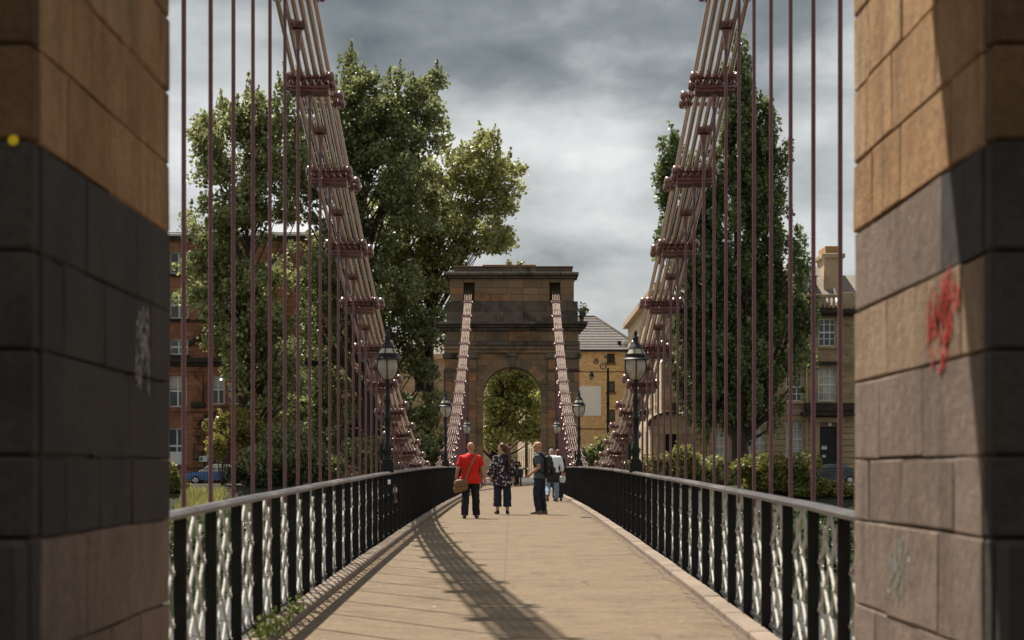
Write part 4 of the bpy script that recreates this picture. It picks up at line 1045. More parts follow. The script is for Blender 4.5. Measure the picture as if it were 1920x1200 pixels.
def bush(name, label, px_, py, d, rx, rz, n, size, mat, seed, group=None, ry=None, lumps=7, gz=None):
    r = np.random.default_rng(seed); c_ = at(px_, py, d); gz_ = ground_z(d) if gz is None else gz
    t = thing(name, label, 'bush', (c_.x, d, gz_), group=group)
    lc = np.stack([r.normal(size=lumps) * rx * .55, r.normal(size=lumps) * (ry or rx * .5) * .4, r.uniform(-.5, .55, lumps) * rz], 1); lc[0] = 0
    q = r.normal(size=(n, 3)); q /= np.linalg.norm(q, axis=1)[:, None]; q *= (r.uniform(0, 1, n) ** .35)[:, None]
    k = r.integers(0, lumps, n); ls = r.uniform(.6, 1.25, lumps)[k][:, None]; pos = lc[k] + q * ls * np.array([rx * .42, (ry or rx * .5) * .6, rz * .5]) + r.normal(size=(n, 3)) * .07
    sh = []
    for q0 in pos[r.integers(0, n, int(n / 160))]:        # young shoots breaking the outline
        if q0[2] < -rz * .1: continue
        m_ = 22; tt = r.uniform(0, 1, m_); hh = r.uniform(.25, .75); dx = r.normal(size=2) * .25
        sh.append(q0 + np.stack([dx[0] * tt + r.normal(size=m_) * .06, dx[1] * tt + r.normal(size=m_) * .06, tt * hh], 1))
    if sh: pos = np.vstack([pos] + sh)
    pos += np.array([0, 0, c_.z - gz_]); low = pos[:, 2] < .05; pos[low, 2] = r.uniform(.03, .5, low.sum())
    put('foliage', leaf_mesh('foliage', pos, size, mat, r), t)
    b = MB(); rp_ = random.Random(seed)
    for i in range(7):
        e_ = pos[rp_.randrange(n)]; b.tube([(rp_.uniform(-.2, .2), rp_.uniform(-.1, .1), -.1), (e_[0] * .5, e_[1] * .5, e_[2] * .5), tuple(e_)], [.05, .03, .008], 5)
    b.build('stem', 'bark', None).parent = t
    return t
bush('shrub', 'golden feathery shrub in front of the red sandstone doorway', 440, 815, 141.5, 2.1, 1.9, 9000, .16, 'leaf_gold', 31, lumps=12)
bush('shrub', 'golden feathery shrub reaching up to the arched hood of the doorway', 418, 790, 142.5, 1.0, 1.0, 2600, .15, 'leaf_gold', 32)
bush('ivy_bush', 'dense dark evergreen bush beside the parked blue car', 492, 905, 138.5, 2.0, 1.2, 8000, .17, 'leaf_ivy', 33, lumps=10)
bush('ivy_bush', 'broad dark evergreen bush under the trees behind the hanger rods', 560, 860, 139, 3.6, 2.2, 14000, .19, 'leaf_dark', 34, lumps=14)
bush('ivy_bush', 'dark bush close beside the gateway, behind the foot of the chain', 735, 860, 139.5, 3.2, 2.2, 12000, .19, 'leaf_dark', 35, lumps=14)
bush('shrub', 'yellow-green shrub against the shaded jamb, left of the meadow grass', 322, 915, 137, 1.3, 1.7, 6000, .17, 'leaf_yellow', 36, lumps=9)
bush('shrub', 'pale yellow-green shrub below the curved porch pediment', 1262, 868, 139, 1.9, 1.0, 7000, .17, 'leaf_yellow', 37, lumps=10)
bush('shrub', 'large yellow-green shrub under the poplar trunk', 1440, 895, 137, 2.6, 1.55, 13000, .18, 'leaf_yellow', 38, lumps=14)
bush('shrub', 'rounded yellow-green shrub in front of the dark parked car', 1530, 925, 136, 1.5, 1.0, 7000, .17, 'leaf_yellow', 39, lumps=9)
bush('shrub', 'yellow-green shrub beside the sunlit jamb, at the terrace door side', 1600, 930, 136, 1.2, 1.15, 6000, .17, 'leaf_yellow', 40, lumps=9)
bush('ivy_bush', 'dark green bush at the foot of the poplar trunk', 1345, 890, 140, 2.0, 1.4, 7000, .18, 'leaf_mid', 41, lumps=10)
bush('conifer_bush', 'small dark conifer bush at the foot of the yellow brick wall', 1112, 858, 150, 1.2, 1.3, 4000, .16, 'leaf_dark', 42)
bush('shrub', 'small bright bush behind the lamp post, by the terrace corner', 1165, 850, 150, 1.3, 1.3, 4000, .17, 'leaf_mid', 43)
bush('shrub', 'wiry little bush rooted on the ledge of the far gateway', 1090, 590, 139.6, .45, .75, 220, .16, 'leaf_mid', 44, gz=10.95, lumps=5)
bush('shrub', 'tuft of weeds sprouting on the parapet of the far gateway', 955, 492, 139.6, .28, .35, 60, .16, 'leaf_mid', 45, gz=14.5, lumps=3)
bush('shrub', 'smaller tuft of weeds on the parapet of the far gateway', 975, 494, 139.6, .25, .22, 45, .16, 'leaf_mid', 46, gz=14.5, lumps=3)
# meadow grass on the bank
r = np.random.default_rng(50); n = 9000
x = r.uniform(-20.9, -18.3, n); y = r.uniform(128, 136.4, n); z = np.array([ground_z(v) for v in y]); h = r.uniform(.25, .65, n)
dx = r.normal(size=(n, 2)) * .16; wv = r.normal(size=(n, 2)); wv = wv / np.linalg.norm(wv, axis=1)[:, None] * .02
P = np.empty((n, 4, 3)); P[:, 0] = np.stack([x - wv[:, 0], y - wv[:, 1], z - .05], 1); P[:, 1] = np.stack([x + wv[:, 0], y + wv[:, 1], z - .05], 1)
P[:, 2] = np.stack([x + dx[:, 0] + wv[:, 0] * .3, y + dx[:, 1], z + h], 1); P[:, 3] = np.stack([x + dx[:, 0] - wv[:, 0] * .3, y + dx[:, 1], z + h], 1)
me = bpy.data.meshes.new('grass'); me.vertices.add(4 * n); me.vertices.foreach_set('co', P.reshape(-1)); me.loops.add(4 * n); me.loops.foreach_set('vertex_index', np.arange(4 * n, dtype=np.int32))
me.polygons.add(n); me.polygons.foreach_set('loop_start', np.arange(0, 4 * n, 4, dtype=np.int32)); me.polygons.foreach_set('loop_total', np.full(n, 4, dtype=np.int32)); me.update(calc_edges=True); me.materials.append(MAT['grass_blade'])
o = put('meadow_grass', me); o['kind'] = 'stuff'; o['label'] = 'tall sunlit meadow grass on the river bank'; o['category'] = 'grass'
# scrub covering the lower bank down to the waterline
r = np.random.default_rng(52); n = 52000
x = r.uniform(4.6, 48, n) * np.where(r.uniform(0, 1, n) < .5, -1, 1); y = r.uniform(121.5, 133, n); gz_ = np.array([ground_z(v) for v in y])
top = np.clip(-1.5 - gz_, .5, 2.6) * (.55 + .45 * np.sin(x * 1.3 + 2 * np.sin(y)) * np.cos(y * .9 + x * .4)); z = gz_ + np.abs(top) * r.uniform(0, 1, n) ** .6
o = put('bank_scrub', leaf_mesh('bank_scrub', np.stack([x, y, z], 1), .34, 'leaf_ivy', r)); o['kind'] = 'stuff'; o['label'] = 'dark scrub covering the lower river bank'; o['category'] = 'scrub'
# weeds along the left kerb
r = np.random.default_rng(51); pts = []
for cy_ in (16.6, 17.1, 17.8, 19.0):
    m_ = 45; pts.append(np.stack([-1.93 + r.normal(size=m_) * .05, cy_ + r.normal(size=m_) * .16, deck_z(cy_) + .08 + np.abs(r.normal(size=m_)) * .06], 1))
o = put('kerb_weeds', leaf_mesh('kerb_weeds', np.vstack(pts), .05, 'weed', r)); o['kind'] = 'stuff'; o['label'] = 'small green weeds growing along the kerb'; o['category'] = 'weeds'

# ------------------------------------------------------------------ bank railings, cars, street furniture
def fence(label, x0, x1, y, z0, h):
    t = thing('street_railing', label, 'railing', ((x0 + x1) / 2, y, z0), group='black railings along the bank')
    o_ = wloc(t)
    b = MB(); b.cbox(x0, x1, y - .15, y + .15, z0 - .7, z0 + .1, .02); b.build('plinth', 'paving', t)
    b = MB(); b.box(x0, x1, y - .025, y + .025, z0 + h - .09, z0 + h - .04); b.build('top_rail', 'rail_black', t)
    b = MB(); b.box(x0, x1, y - .02, y + .02, z0 + .22, z0 + .26); b.build('bottom_rail', 'rail_black', t)
    p = MB(); p.box(-.016, .016, -.016, .016, .08, h); p.tube([(0, 0, h), (0, 0, h + .07)], [.024, .002], 5); me = p.mesh('picket', 'rail_black')
    n = int((x1 - x0) / .15)
    for i in range(n): put('picket', me, t, Vector((x0 + .08 + i * .15, y, z0)) - o_)
fence('black iron railing along the bank in front of the blue car and red sandstone doorway', -26, -7.5, 143.6, .33, 1.2)
fence('black iron railing along the bank in front of the terrace and dark parked car', 7.5, 27.5, 143.6, .33, 1.2)

def car(label, loc, rz, paint, glass='glass_dark', cabin=None):
    t = thing('parked_car', label, 'car', (0, 0, 0))
    prof = [(-2.0, .32), (-2.05, .62), (-1.95, .82), (-1.1, .92), (1.6, .96), (1.95, .86), (2.05, .6), (2.0, .32)]
    b = MB(); rings = []
    for y, k in ((-.84, .93), (-.78, 1), (.78, 1), (.84, .93)): rings.append([(x * k, y, .62 + (z - .62) * (k if z > .62 else 1)) for x, z in prof])
    b.ring_loft(rings); b.build('body', paint, t, 35)
    cab = [(-1.15, .9), (-.35, 1.40), (.1, 1.46), (.9, 1.43), (1.72, .94)]
    b = MB(); rings = [[(x, y, z) for x, z in cab] for y in (-.74,)] + [[(x * .96, y, z) for x, z in cab] for y in (0,)] + [[(x, y, z) for x, z in cab] for y in (.74,)]
    rings = [[(x, sy * (.76 if z < 1 else .6), z) for x, z in cab] for sy in (-1, 1)]; b.ring_loft(rings); b.build('cabin', cabin or paint, t, 35)
    for sy in (-1, 1):
        for poly in ([(-.95, .97), (-.32, 1.36), (.15, 1.4), (.15, .97)], [(.22, .97), (.22, 1.4), (.85, 1.37), (1.45, .99)]):
            b = MB(); v = [(x, sy * ((.77 if z < 1.1 else .625) + .004), z) for x, z in poly]; v2 = [(x, sy * ((.77 if z < 1.1 else .625) - .02), z) for x, z in poly]
            b.add(v + v2, [(0, 1, 2, 3), (7, 6, 5, 4), (0, 4, 5, 1), (1, 5, 6, 2), (2, 6, 7, 3), (3, 7, 4, 0)]); b.build('side_window', glass, t)
    b = MB(); b.add([(-1.13, -.66, .96), (-1.13, .66, .96), (-.42, .55, 1.385), (-.42, -.55, 1.385), (-1.10, -.66, .93), (-1.10, .66, .93), (-.39, .55, 1.36), (-.39, -.55, 1.36)], [(0, 1, 2, 3), (4, 7, 6, 5), (0, 4, 5, 1), (2, 6, 7, 3), (1, 5, 6, 2), (0, 3, 7, 4)]); b.build('windscreen', glass, t)
    for x in (-1.3, 1.3):
        for sy in (-1, 1):
            b = MB(); b.lathe([(0, -.1), (.24, -.1), (.31, -.08), (.32, 0), (.31, .08), (.24, .1), (0, .1)], 16, (x, sy * .76, .32), axis='y'); o = b.build('wheel', 'rail_black', t, 35)
            b = MB(); b.lathe([(0, -.012), (.2, -.012), (.2, .012), (0, .012)], 12, (x, sy * .868, .32), axis='y'); b.build('rim', 'panel_white', o)
    for sy in (-.6, .6):
        b = MB(); b.ball((-1.98, sy, .7), .09, .17, .08); b.build('headlight', 'panel_white', t)
        b = MB(); b.ball((1.97, sy, .74), .07, .15, .1); b.build('tail_light', 'graffiti_red', t)
    t.location = loc; t.rotation_euler = (0, 0, rz); return t
M('car_blue', (0.02, 0.12, 0.36), rough=.25, spec=.6, coat=.6); M('car_navy', (0.02, 0.028, 0.05), rough=.22, spec=.6, coat=.7)
car('blue hatchback with sun reflections painted on roof and glass parked behind the bank railing by the red sandstone doorway', (-20.9, 150.4, STREET - .07), 0, 'car_blue', 'blind_pale', 'panel_white')  # pale cabin and panes: sun reflections put into the material colours
car('dark navy hatchback parked in front of the terrace door', (22.4, 150.4, STREET - .07), 0, 'car_navy')
car('dark navy hatchback parked beside the sunlit jamb, bumper to bumper with another', (26.9, 150.5, STREET - .07), 0, 'car_navy')

# ornate swan-neck street lamp
t = thing('swan_neck_lamp', 'ornate black swan-neck street lamp with scrollwork before the yellow brick wall', 'street lamp', (7.05, 156.6, STREET))
D = 156.6; P_ = lambda a, b_: at(a, b_, D)
bx_ = P_(1140, 700).x
b = MB(); b.tube([(bx_, D, STREET), (bx_, D, STREET + .9), (bx_, D, STREET + 1.0), (bx_, D, P_(0, 757).z), (bx_, D, P_(0, 690).z)], [.15, .15, .11, .105, .085], 10)
b.lathe([(0, -.1), (.13, -.08), (.15, 0), (.13, .08), (0, .1)], 10, (bx_, D, P_(0, 757).z)); b.lathe([(0, 0), (.2, 0), (.2, .3), (.13, .4), (0, .4)], 10, (bx_, D, STREET)); b.build('column', 'lamp_black', t, 40)
b = MB(); arcp = [P_(1140, 690)] + [P_(1124.5 + 15.5 * math.cos(a), 690 - 19 * math.sin(a)) for a in [math.pi * i / 10 for i in range(0, 11)]] + [P_(1109, 694)]
b.tube(arcp, .075, 7); b.build('arm', 'lamp_black', t, 40)
def spiral(cx_, cy_, r0, turns, a0, sgn=1):
    return [P_(cx_ + math.cos(a0 + sgn * i * .35) * r0 * (1 - i / (turns * 18 + 1) * .85), cy_ - math.sin(a0 + sgn * i * .35) * r0 * (1 - i / (turns * 18 + 1) * .85)) for i in range(int(turns * 18))]
b = MB()
for a_ in (spiral(1132, 687, 8, 1.6, .2), spiral(1117, 678, 5.5, 1.5, 2.0, -1), spiral(1138, 669, 4, 1.3, 3.9, -1)): b.tube(a_, .045, 5)
b.build('scrollwork', 'lamp_black', t, 40)
q = P_(1109, 696)
b = MB(); b.lathe([(0, 0), (.08, 0), (.1, -.12), (.17, -.2), (.2, -.36), (.22, -.4), (0, -.4)], 12, q); b.build('lamp_hood', 'lamp_black', t, 40)
b = MB(); b.lathe([(0, -.4), (.17, -.4), (.15, -.56), (.06, -.66), (0, -.67)], 12, q); b.build('globe', 'lamp_globe', t, 40)

# far road sign seen through the arch
t = thing('road_sign', 'round red and white road sign on a post seen through the arch', 'sign', at(957, 905, 160)[:] and (at(957, 905, 160).x, 160, STREET))
q = at(956, 838, 160)
b = MB(); b.tube([(q.x, 160, STREET), (q.x, 160, q.z + .3)], .04, 6); b.build('post', 'lamp_black', t)
b = MB(); b.lathe([(0, -.02), (.2, -.02), (.2, .02), (0, .02)], 20, (q.x, 159.93, q.z), axis='y'); o = b.build('disc', 'graffiti_red', t)
b = MB(); b.box(q.x - .13, q.x + .13, 159.895, 159.905, q.z - .035, q.z + .035); b.build('bar', 'panel_white', o)

# cable lock and tags on the left rail, drain cover on the deck
M('cable_brown', (0.13, 0.06, 0.03), rough=.5); M('tag_white', (0.7, 0.69, 0.64), rough=.6)
yc_ = 36.9; xr_ = -2.02; zr = deck_z(yc_)
t = thing('cable_lock', 'brown bicycle cable looped over the bridge railing', 'cable lock', (xr_, yc_, zr + .5))
b = MB(); b.tube([(xr_ + .02 * math.sin(i), yc_ + .5 * (i / 12 - .5), zr + .92 - .3 * math.sin(math.pi * i / 12) ** .6) for i in range(13)], .013, 6); b.build('cable', 'cable_brown', t, 50)
b = MB(); b.cbox(xr_ - .03, xr_ + .03, yc_ - .1, yc_ + .02, zr + .8, zr + .88, .01); b.build('lock_body', 'tag_white', t)
b = MB(); b.cbox(-1.995, -1.985, 34.2, 34.9, deck_z(34.5) + .97, deck_z(34.5) + 1.04, .004); tag(b.build('rail_tag', 'tag_white'), 'small white tag tied to the railing near the large lamp post', 'tag')
yd_ = 49.6; b = MB(); b.cbox(1.6, 1.86, yd_ - .3, yd_ + .3, deck_z(yd_) - .03, deck_z(yd_) + .008, .004)
t = thing('drain_cover', 'small dark iron drain cover on the deck beside the kerb', 'drain cover', (1.73, yd_, deck_z(yd_))); b.build('frame', 'girder', t)
b = MB()
for i in range(5): b.box(1.63 + i * .045, 1.65 + i * .045, yd_ - .25, yd_ + .25, deck_z(yd_) + .008, deck_z(yd_) + .014)
b.build('grate', 'rail_black', t)
# ------------------------------------------------------------------ people
M('skin', (0.50, 0.27, 0.17), (0.44, 0.22, 0.135), rough=.55, scale=12)
M('skin_pale', (0.58, 0.35, 0.25), (0.52, 0.30, 0.21), rough=.55, scale=12)
M('shirt_red', (0.70, 0.024, 0.016), (0.56, 0.018, 0.012), rough=.85, scale=9, bump=.4, bscale=14)
M('trouser_black', (0.014, 0.014, 0.017), (0.022, 0.022, 0.025), rough=.9, scale=6, bump=.5, bscale=10)
M('trouser_navy', (0.016, 0.022, 0.042), (0.025, 0.032, 0.055), rough=.9, scale=6, bump=.5, bscale=10)
M('jeans_pale', (0.26, 0.34, 0.44), (0.19, 0.26, 0.36), rough=.9, scale=8, bump=.3, bscale=12)
M('shirt_white', (0.72, 0.73, 0.76), (0.62, 0.63, 0.66), rough=.85, scale=6, bump=.4, bscale=9)
M('shoe_black', (0.015, 0.014, 0.013), rough=.5); M('shoe_brown', (0.05, 0.03, 0.02), rough=.5); M('shoe_grey', (0.16, 0.14, 0.12), rough=.7); M('sole', (0.30, 0.28, 0.25), rough=.8)
M('leather', (0.30, 0.17, 0.075), (0.20, 0.11, 0.05), rough=.6, scale=7, bump=.4); M('flap_leather', (0.20, 0.115, 0.06), (0.14, 0.08, 0.042), rough=.6, scale=7, bump=.3); M('strap_tan', (0.26, 0.15, 0.085), rough=.7)
M('hair_brown', (0.055, 0.026, 0.014), (0.09, 0.045, 0.024), rough=.45, scale=20, vscale=(6, 6, 1)); M('hair_auburn', (0.16, 0.06, 0.025), (0.10, 0.04, 0.02), rough=.5, scale=20); M('hair_stubble', (0.24, 0.15, 0.105), (0.33, 0.2, 0.14), rough=.8, scale=30)
M('hair_grey', (0.32, 0.29, 0.26), (0.22, 0.19, 0.17), rough=.6, scale=20); M('pack_black', (0.013, 0.014, 0.016), (0.022, 0.023, 0.025), rough=.7, scale=9, bump=.3); M('pack_grey', (0.10, 0.10, 0.105), rough=.6)
M('lens_black', (0.006, 0.006, 0.007), rough=.15, spec=.7); M('eye_dark', (0.02, 0.015, 0.012), rough=.3)
def pattern(name, base, kind):
    m = bpy.data.materials.new(name); m.use_nodes = True; t_ = m.node_tree; p = t_.nodes['Principled BSDF']; p.inputs['Roughness'].default_value = .85
    tc_ = t_.nodes.new('ShaderNodeTexCoord'); mx = t_.nodes.new('ShaderNodeMix'); mx.data_type = 'RGBA'; mx.inputs[6].default_value = base + (1,)
    if kind == 'flowers':
        v = t_.nodes.new('ShaderNodeTexVoronoi'); v.inputs['Scale'].default_value = 14; v.inputs['Randomness'].default_value = .8; nz = t_.nodes.new('ShaderNodeTexNoise'); nz.inputs['Scale'].default_value = 30
        ad = t_.nodes.new('ShaderNodeMix'); ad.data_type = 'VECTOR'; ad.inputs[0].default_value = .05; t_.links.new(tc_.outputs['Object'], ad.inputs[4]); t_.links.new(nz.outputs['Color'], ad.inputs[5]); t_.links.new(ad.outputs[1], v.inputs['Vector'])
        r_ = t_.nodes.new('ShaderNodeMapRange'); r_.inputs[1].default_value = .34; r_.inputs[2].default_value = .27; t_.links.new(v.outputs['Distance'], r_.inputs[0]); t_.links.new(r_.outputs[0], mx.inputs[0])
        hs = t_.nodes.new('ShaderNodeValToRGB'); hs.color_ramp.elements[0].color = (.62, .56, .54, 1); hs.color_ramp.elements[1].color = (.50, .28, .22, 1); sp = t_.nodes.new('ShaderNodeSeparateColor'); t_.links.new(v.outputs['Color'], sp.inputs[0]); t_.links.new(sp.outputs[0], hs.inputs[0]); t_.links.new(hs.outputs[0], mx.inputs[7])
    else:
        w = t_.nodes.new('ShaderNodeTexWave'); w.bands_direction = 'Z'; w.inputs['Scale'].default_value = 9; w.inputs['Distortion'].default_value = .4; t_.links.new(tc_.outputs['Object'], w.inputs['Vector'])
        r_ = t_.nodes.new('ShaderNodeMapRange'); r_.inputs[1].default_value = .78; r_.inputs[2].default_value = .9; t_.links.new(w.outputs['Fac'], r_.inputs[0]); t_.links.new(r_.outputs[0], mx.inputs[0]); mx.inputs[7].default_value = (.17, .21, .25, 1)
    t_.links.new(mx.outputs[2], p.inputs['Base Color']); MAT[name] = m
pattern('blouse_floral', (.010, .013, .028), 'flowers'); pattern('shirt_striped', (.028, .042, .06), 'stripes')

def ring(cx, cy, cz, rx, ry, n=16): return [(cx + rx * math.cos(2 * math.pi * j / n), cy + ry * math.sin(2 * math.pi * j / n), cz) for j in range(n)]
def loft(mb, rs): mb.ring_loft([ring(r_[3] if len(r_) > 3 else 0, r_[4] if len(r_) > 4 else 0, r_[0], r_[1], r_[2]) for r_ in rs])
def limb(mb, pts, rads, n=10, endcap=True):
    P = []; Q = []
    for i in range(len(pts) - 1):
        for k in range(4): f = k / 4; P.append(Vector(pts[i]).lerp(Vector(pts[i + 1]), f)); Q.append(rads[i] + (rads[i + 1] - rads[i]) * f)
    P.append(Vector(pts[-1])); Q.append(rads[-1]); mb.tube(P, Q, n)
    mb.ball(pts[0], rads[0])
    if endcap: mb.ball(pts[-1], rads[-1])
    for p, q in zip(pts[1:-1], rads[1:-1]): mb.ball(p, q)
FOLD = bpy.data.textures.new('folds', 'CLOUDS'); FOLD.noise_scale = .085; FOLD.noise_depth = 2
def fleshed(name, mb, mat, parent, vox=.011, it=4, fac=.5):
    o = put(name, mb.mesh(name, mat), parent)
    m = o.modifiers.new('remesh', 'REMESH'); m.mode = 'VOXEL'; m.voxel_size = vox; m.use_smooth_shade = True
    s_ = o.modifiers.new('smooth', 'SMOOTH'); s_.iterations = it; s_.factor = fac
    if name in ('shirt', 'blouse', 'trousers', 'culottes', 'top', 'jacket', 'tied_jacket', 'pouch', 'main_bag'):
        d_ = o.modifiers.new('folds', 'DISPLACE'); d_.texture = FOLD; d_.strength = .03; d_.mid_level = .5; d_.texture_coords = 'LOCAL'
    return o
def rotz(p, a, c): x, y = p[0] - c[0], p[1] - c[1]; return (c[0] + x * math.cos(a) - y * math.sin(a), c[1] + x * math.sin(a) + y * math.cos(a), p[2])
def head(mb, c, yaw, pitch=0.0):
    b = MB()
    loft(b, [(-.125, .028, .03, 0, .052), (-.108, .046, .05, 0, .04), (-.07, .060, .075, 0, .018), (-.02, .071, .09, 0, .004), (.03, .077, .098, 0, -.004), (.075, .070, .09, 0, -.008), (.105, .05, .066, 0, -.01), (.122, .022, .03, 0, -.01)])
    b.tube([(0, .085, .02), (0, .112, -.022), (0, .104, -.036)], [.009, .016, .012], 7)          # nose
    b.ball((0, .094, -.068), .022, .01, .008, 8, 4); b.ball((0, .088, .028), .045, .012, .01, 8, 4)     # lips, brow
    b.ball((0, .078, -.108), .022, .018, .016, 8, 4)
    for sx in (-1, 1): b.ball((sx * .079, -.008, -.01), .012, .022, .034, 8, 4)                  # ears
    rot = Matrix.Rotation(yaw, 4, 'Z') @ Matrix.Rotation(pitch, 4, 'X')
    mb.add([tuple(Vector(c) + (rot @ Vector(p))) for p in b.v], b.f); return rot
def hand(mb, w, d, s, spread=0.0, curl=.5):
    w = Vector(w); d = Vector(d).normalized(); side = Vector((0, 1, 0)) if abs(d.y) < .8 else Vector((0, 0, 1)); side = (side - d * side.dot(d)).normalized(); nrm = d.cross(side) * s
    pc = w + d * .05; limb(mb, [w, w + d * .035, w + d * .085], [.026, .032, .034])
    for k, ln in enumerate((.068, .078, .074, .058)):
        b0 = w + d * .085 + side * (.027 - .018 * k); b1 = b0 + d * ln * .5 - nrm * ln * .12 * curl; b2 = b1 + d * ln * .45 - nrm * ln * .4 * curl
        mb.tube([b0 - d * .02, b0, b1, b2], [.0105, .0105, .0098, .0085], 6); mb.ball(b2, .0085, n=6, k=4)
    t0 = w + d * .03 + side * .026; t1 = t0 + side * .028 + d * .03 - nrm * .012; t2 = t1 + d * .032 - nrm * .012; mb.tube([t0, t1, t2], [.014, .0125, .010], 6)
def shoe(mb, a, yaw, L_=.27, tilt=0.0):
    b = MB(); rs = [(-.085, .028, .04), (-.07, .036, .05), (-.02, .038, .06), (.05, .042, .045), (.12, .048, .036), (.165, .040, .03), (.19, .018, .018)]
    b.ring_loft([[(rx * math.cos(2 * math.pi * j / 12), y, max(-.085, -.085 + rz + rz * math.sin(2 * math.pi * j / 12))) for j in range(12)] for y, rx, rz in rs])
    rot = Matrix.Rotation(yaw, 4, 'Z') @ Matrix.Rotation(tilt, 4, 'X'); mb.add([tuple(Vector(a) + rot @ Vector(p)) for p in b.v], b.f)

def person(label, loc, rz, h, J, skin, group=None):
    """J: joint positions in metres for a 1.75 m figure facing +y"""
    t = thing('person', label, 'person', (0, 0, 0), group=group); b = MB()
    ch = J.get('lean', (0, 0)); sp = lambda z: (ch[0] * max(0, z - .95) / .5, ch[1] * max(0, z - .95) / .5); g_ = J.get('girth', 1.0)
    tor = [(.84, .12, .10), (.90, .155, .115), (.97, .16, .118), (1.06, .145, .11), (1.18, .152, .115), (1.30, .168, .118), (1.38, .17, .105), (1.43, .135, .09), (1.465, .09, .075), (1.50, .06, .06)]
    loft(b, [(z, rx * g_, ry * g_, *sp(z)) for z, rx, ry in tor])
    hc = J['head']; nb_ = sp(1.45); limb(b, [(nb_[0], nb_[1], 1.43), (hc[0] * .8 + nb_[0] * .2, hc[1] * .8 + nb_[1] * .2 - .012, hc[2] - .08)], [.064, .055])
    rot = head(b, hc, J.get('yaw', 0), J.get('pitch', 0))
    for s_, key in ((-1, 'armL'), (1, 'armR')):
        a = J[key]; limb(b, a, [.058, .043, .030]); hand(b, a[2], J.get(key + '_h', Vector(a[2]) - Vector(a[1])), s_)
    for s_, key in ((-1, 'legL'), (1, 'legR')):
        limb(b, J[key], [.09, .058, .042]); a = J[key][2]
        f_ = MB(); shoe(f_, a, J.get(key + '_y', 0), tilt=J.get(key + '_t', 0)); c_ = Vector(a); b.add([tuple(c_ + (Vector(p) - c_) * .86) for p in f_.v], f_.f)
    fleshed('body', b, skin, t, .0085, 3)
    for s_ in (-1, 1):
        e_ = MB(); e_.ball(tuple(Vector(hc) + rot @ Vector((s_ * .032, .089, .008))), .011, n=8, k=5); e_.build('eye', 'eye_dark', t, 60)
    def shirt(mat, sleeve, off=.022, hem=.82, hemw=1.12, name='shirt', rs=(.066, .066, .05), extra=None, neck=True):
        q = MB(); zs = [(hem, .165 * hemw, .12 * hemw), (.92, .168 * (1 + hemw) / 2, .124 * (1 + hemw) / 2)] + [(z, rx, ry) for z, rx, ry in tor if z > .96][:-1]
        zs = zs[:1] + [k for k in zs[1:] if k[0] > hem + .03]
        q_ = [(z, rx * g_ + off, ry * g_ + off, *sp(z)) for z, rx, ry in zs] + ([(1.495, .07, .068, *sp(1.48))] if neck else [])
        loft(q, q_)
        for key in ('armL', 'armR'):
            a = [Vector(v) for v in J[key]]
            if sleeve <= 1: pts = [a[0], a[0].lerp(a[1], sleeve)]; limb(q, pts, [rs[0], rs[1]], 12, False)
            else: pts = [a[0], a[1], a[1].lerp(a[2], sleeve - 1)]; limb(q, pts, [rs[0], rs[1], rs[2]], 12, False)
        return fleshed(name, q, mat, t, .012, 4)
    def trousers(mat, rs=(.112, .085, .075), cuff=.06, top=1.0, name='trousers'):
        q = MB(); loft(q, [(.80, .15 * g_, .12 * g_), (.88, .172 * g_, .132 * g_), (.97, .172 * g_, .132 * g_), (top, .165 * g_, .125 * g_)])
        for key in ('legL', 'legR'):
            a = [Vector(v) for v in J[key]]; e_ = a[2].lerp(a[1], cuff); limb(q, [a[0], a[1], e_], rs, 14, False)
        return fleshed(name, q, mat, t, .012, 5)
    def shoes(mat):
        for key in ('legL', 'legR'):
            q = MB(); shoe(q, J[key][2], J.get(key + '_y', 0), tilt=J.get(key + '_t', 0)); fleshed('shoe', q, mat, t, .009, 2)
    t.location = loc; t.rotation_euler = (0, 0, rz); k = h / 1.75; t.scale = (k, k, k)
    return t, shirt, trousers, shoes, rot
def spot(px_, d): return ((px_ - 960) * d / FPX, d, deck_z(d))

# man in red shirt walking away with satchel
J = dict(head=(.005, .015, 1.625), girth=1.18, yaw=R(6), armL=[(-.205, 0, 1.385), (-.29, -.02, 1.12), (-.335, .05, .88)], armR=[(.205, 0, 1.385), (.29, -.03, 1.12), (.335, .02, .87)],
         legL=[(-.10, 0, .90), (-.115, -.02, .49), (-.125, -.12, .10)], legR=[(.10, 0, .90), (.12, .03, .49), (.135, .06, .088)], legL_t=R(-12), legR_y=R(-8), legL_y=R(8))
t, sh, tr, so_, rot = person('bald man in red shirt and black trousers walking away with a satchel', spot(882, 48.8), R(0), 1.745, J, 'skin')
sh('shirt_red', .72, .03, .80, 1.16); tr('trouser_black', (.118, .088, .088), -.04); so_('shoe_brown')
q = MB(); q.lathe([(.036, -.012), (.036, .012), (.030, .012), (.030, -.012)], 12, (-.334, .045, .905), cap=False); q.build('watch', 'pack_black', None).parent = t
bx, by, bz = spot(882, 48.8)
t = thing('satchel', 'tan leather satchel hanging at the hip of the man in the red shirt', 'bag', (bx - .22, by - .165, bz + .61))
def tr_(mb, yaw=0):     # the satchel's own frame: strap anchor at its top
    return mb
q = MB(); loft(q, [(0, .12, .04), (.02, .165, .062), (.10, .175, .07), (.20, .155, .055), (.26, .13, .035)]); q.v = [(x + .05 * z, y, z + .22 * x * (1 - z / .4)) for x, y, z in q.v]; o = fleshed('pouch', q, 'leather', t, .012, 3)
q = MB(); loft(q, [(.10, .10, .02, 0, -.062), (.13, .15, .024, 0, -.062), (.20, .155, .035, 0, -.045), (.265, .14, .052, 0, -.01), (.29, .11, .03, 0, 0)]); q.v = [(x + .05 * z, y, z + .1 * x) for x, y, z in q.v]; fleshed('flap', q, 'flap_leather', t, .012, 3)
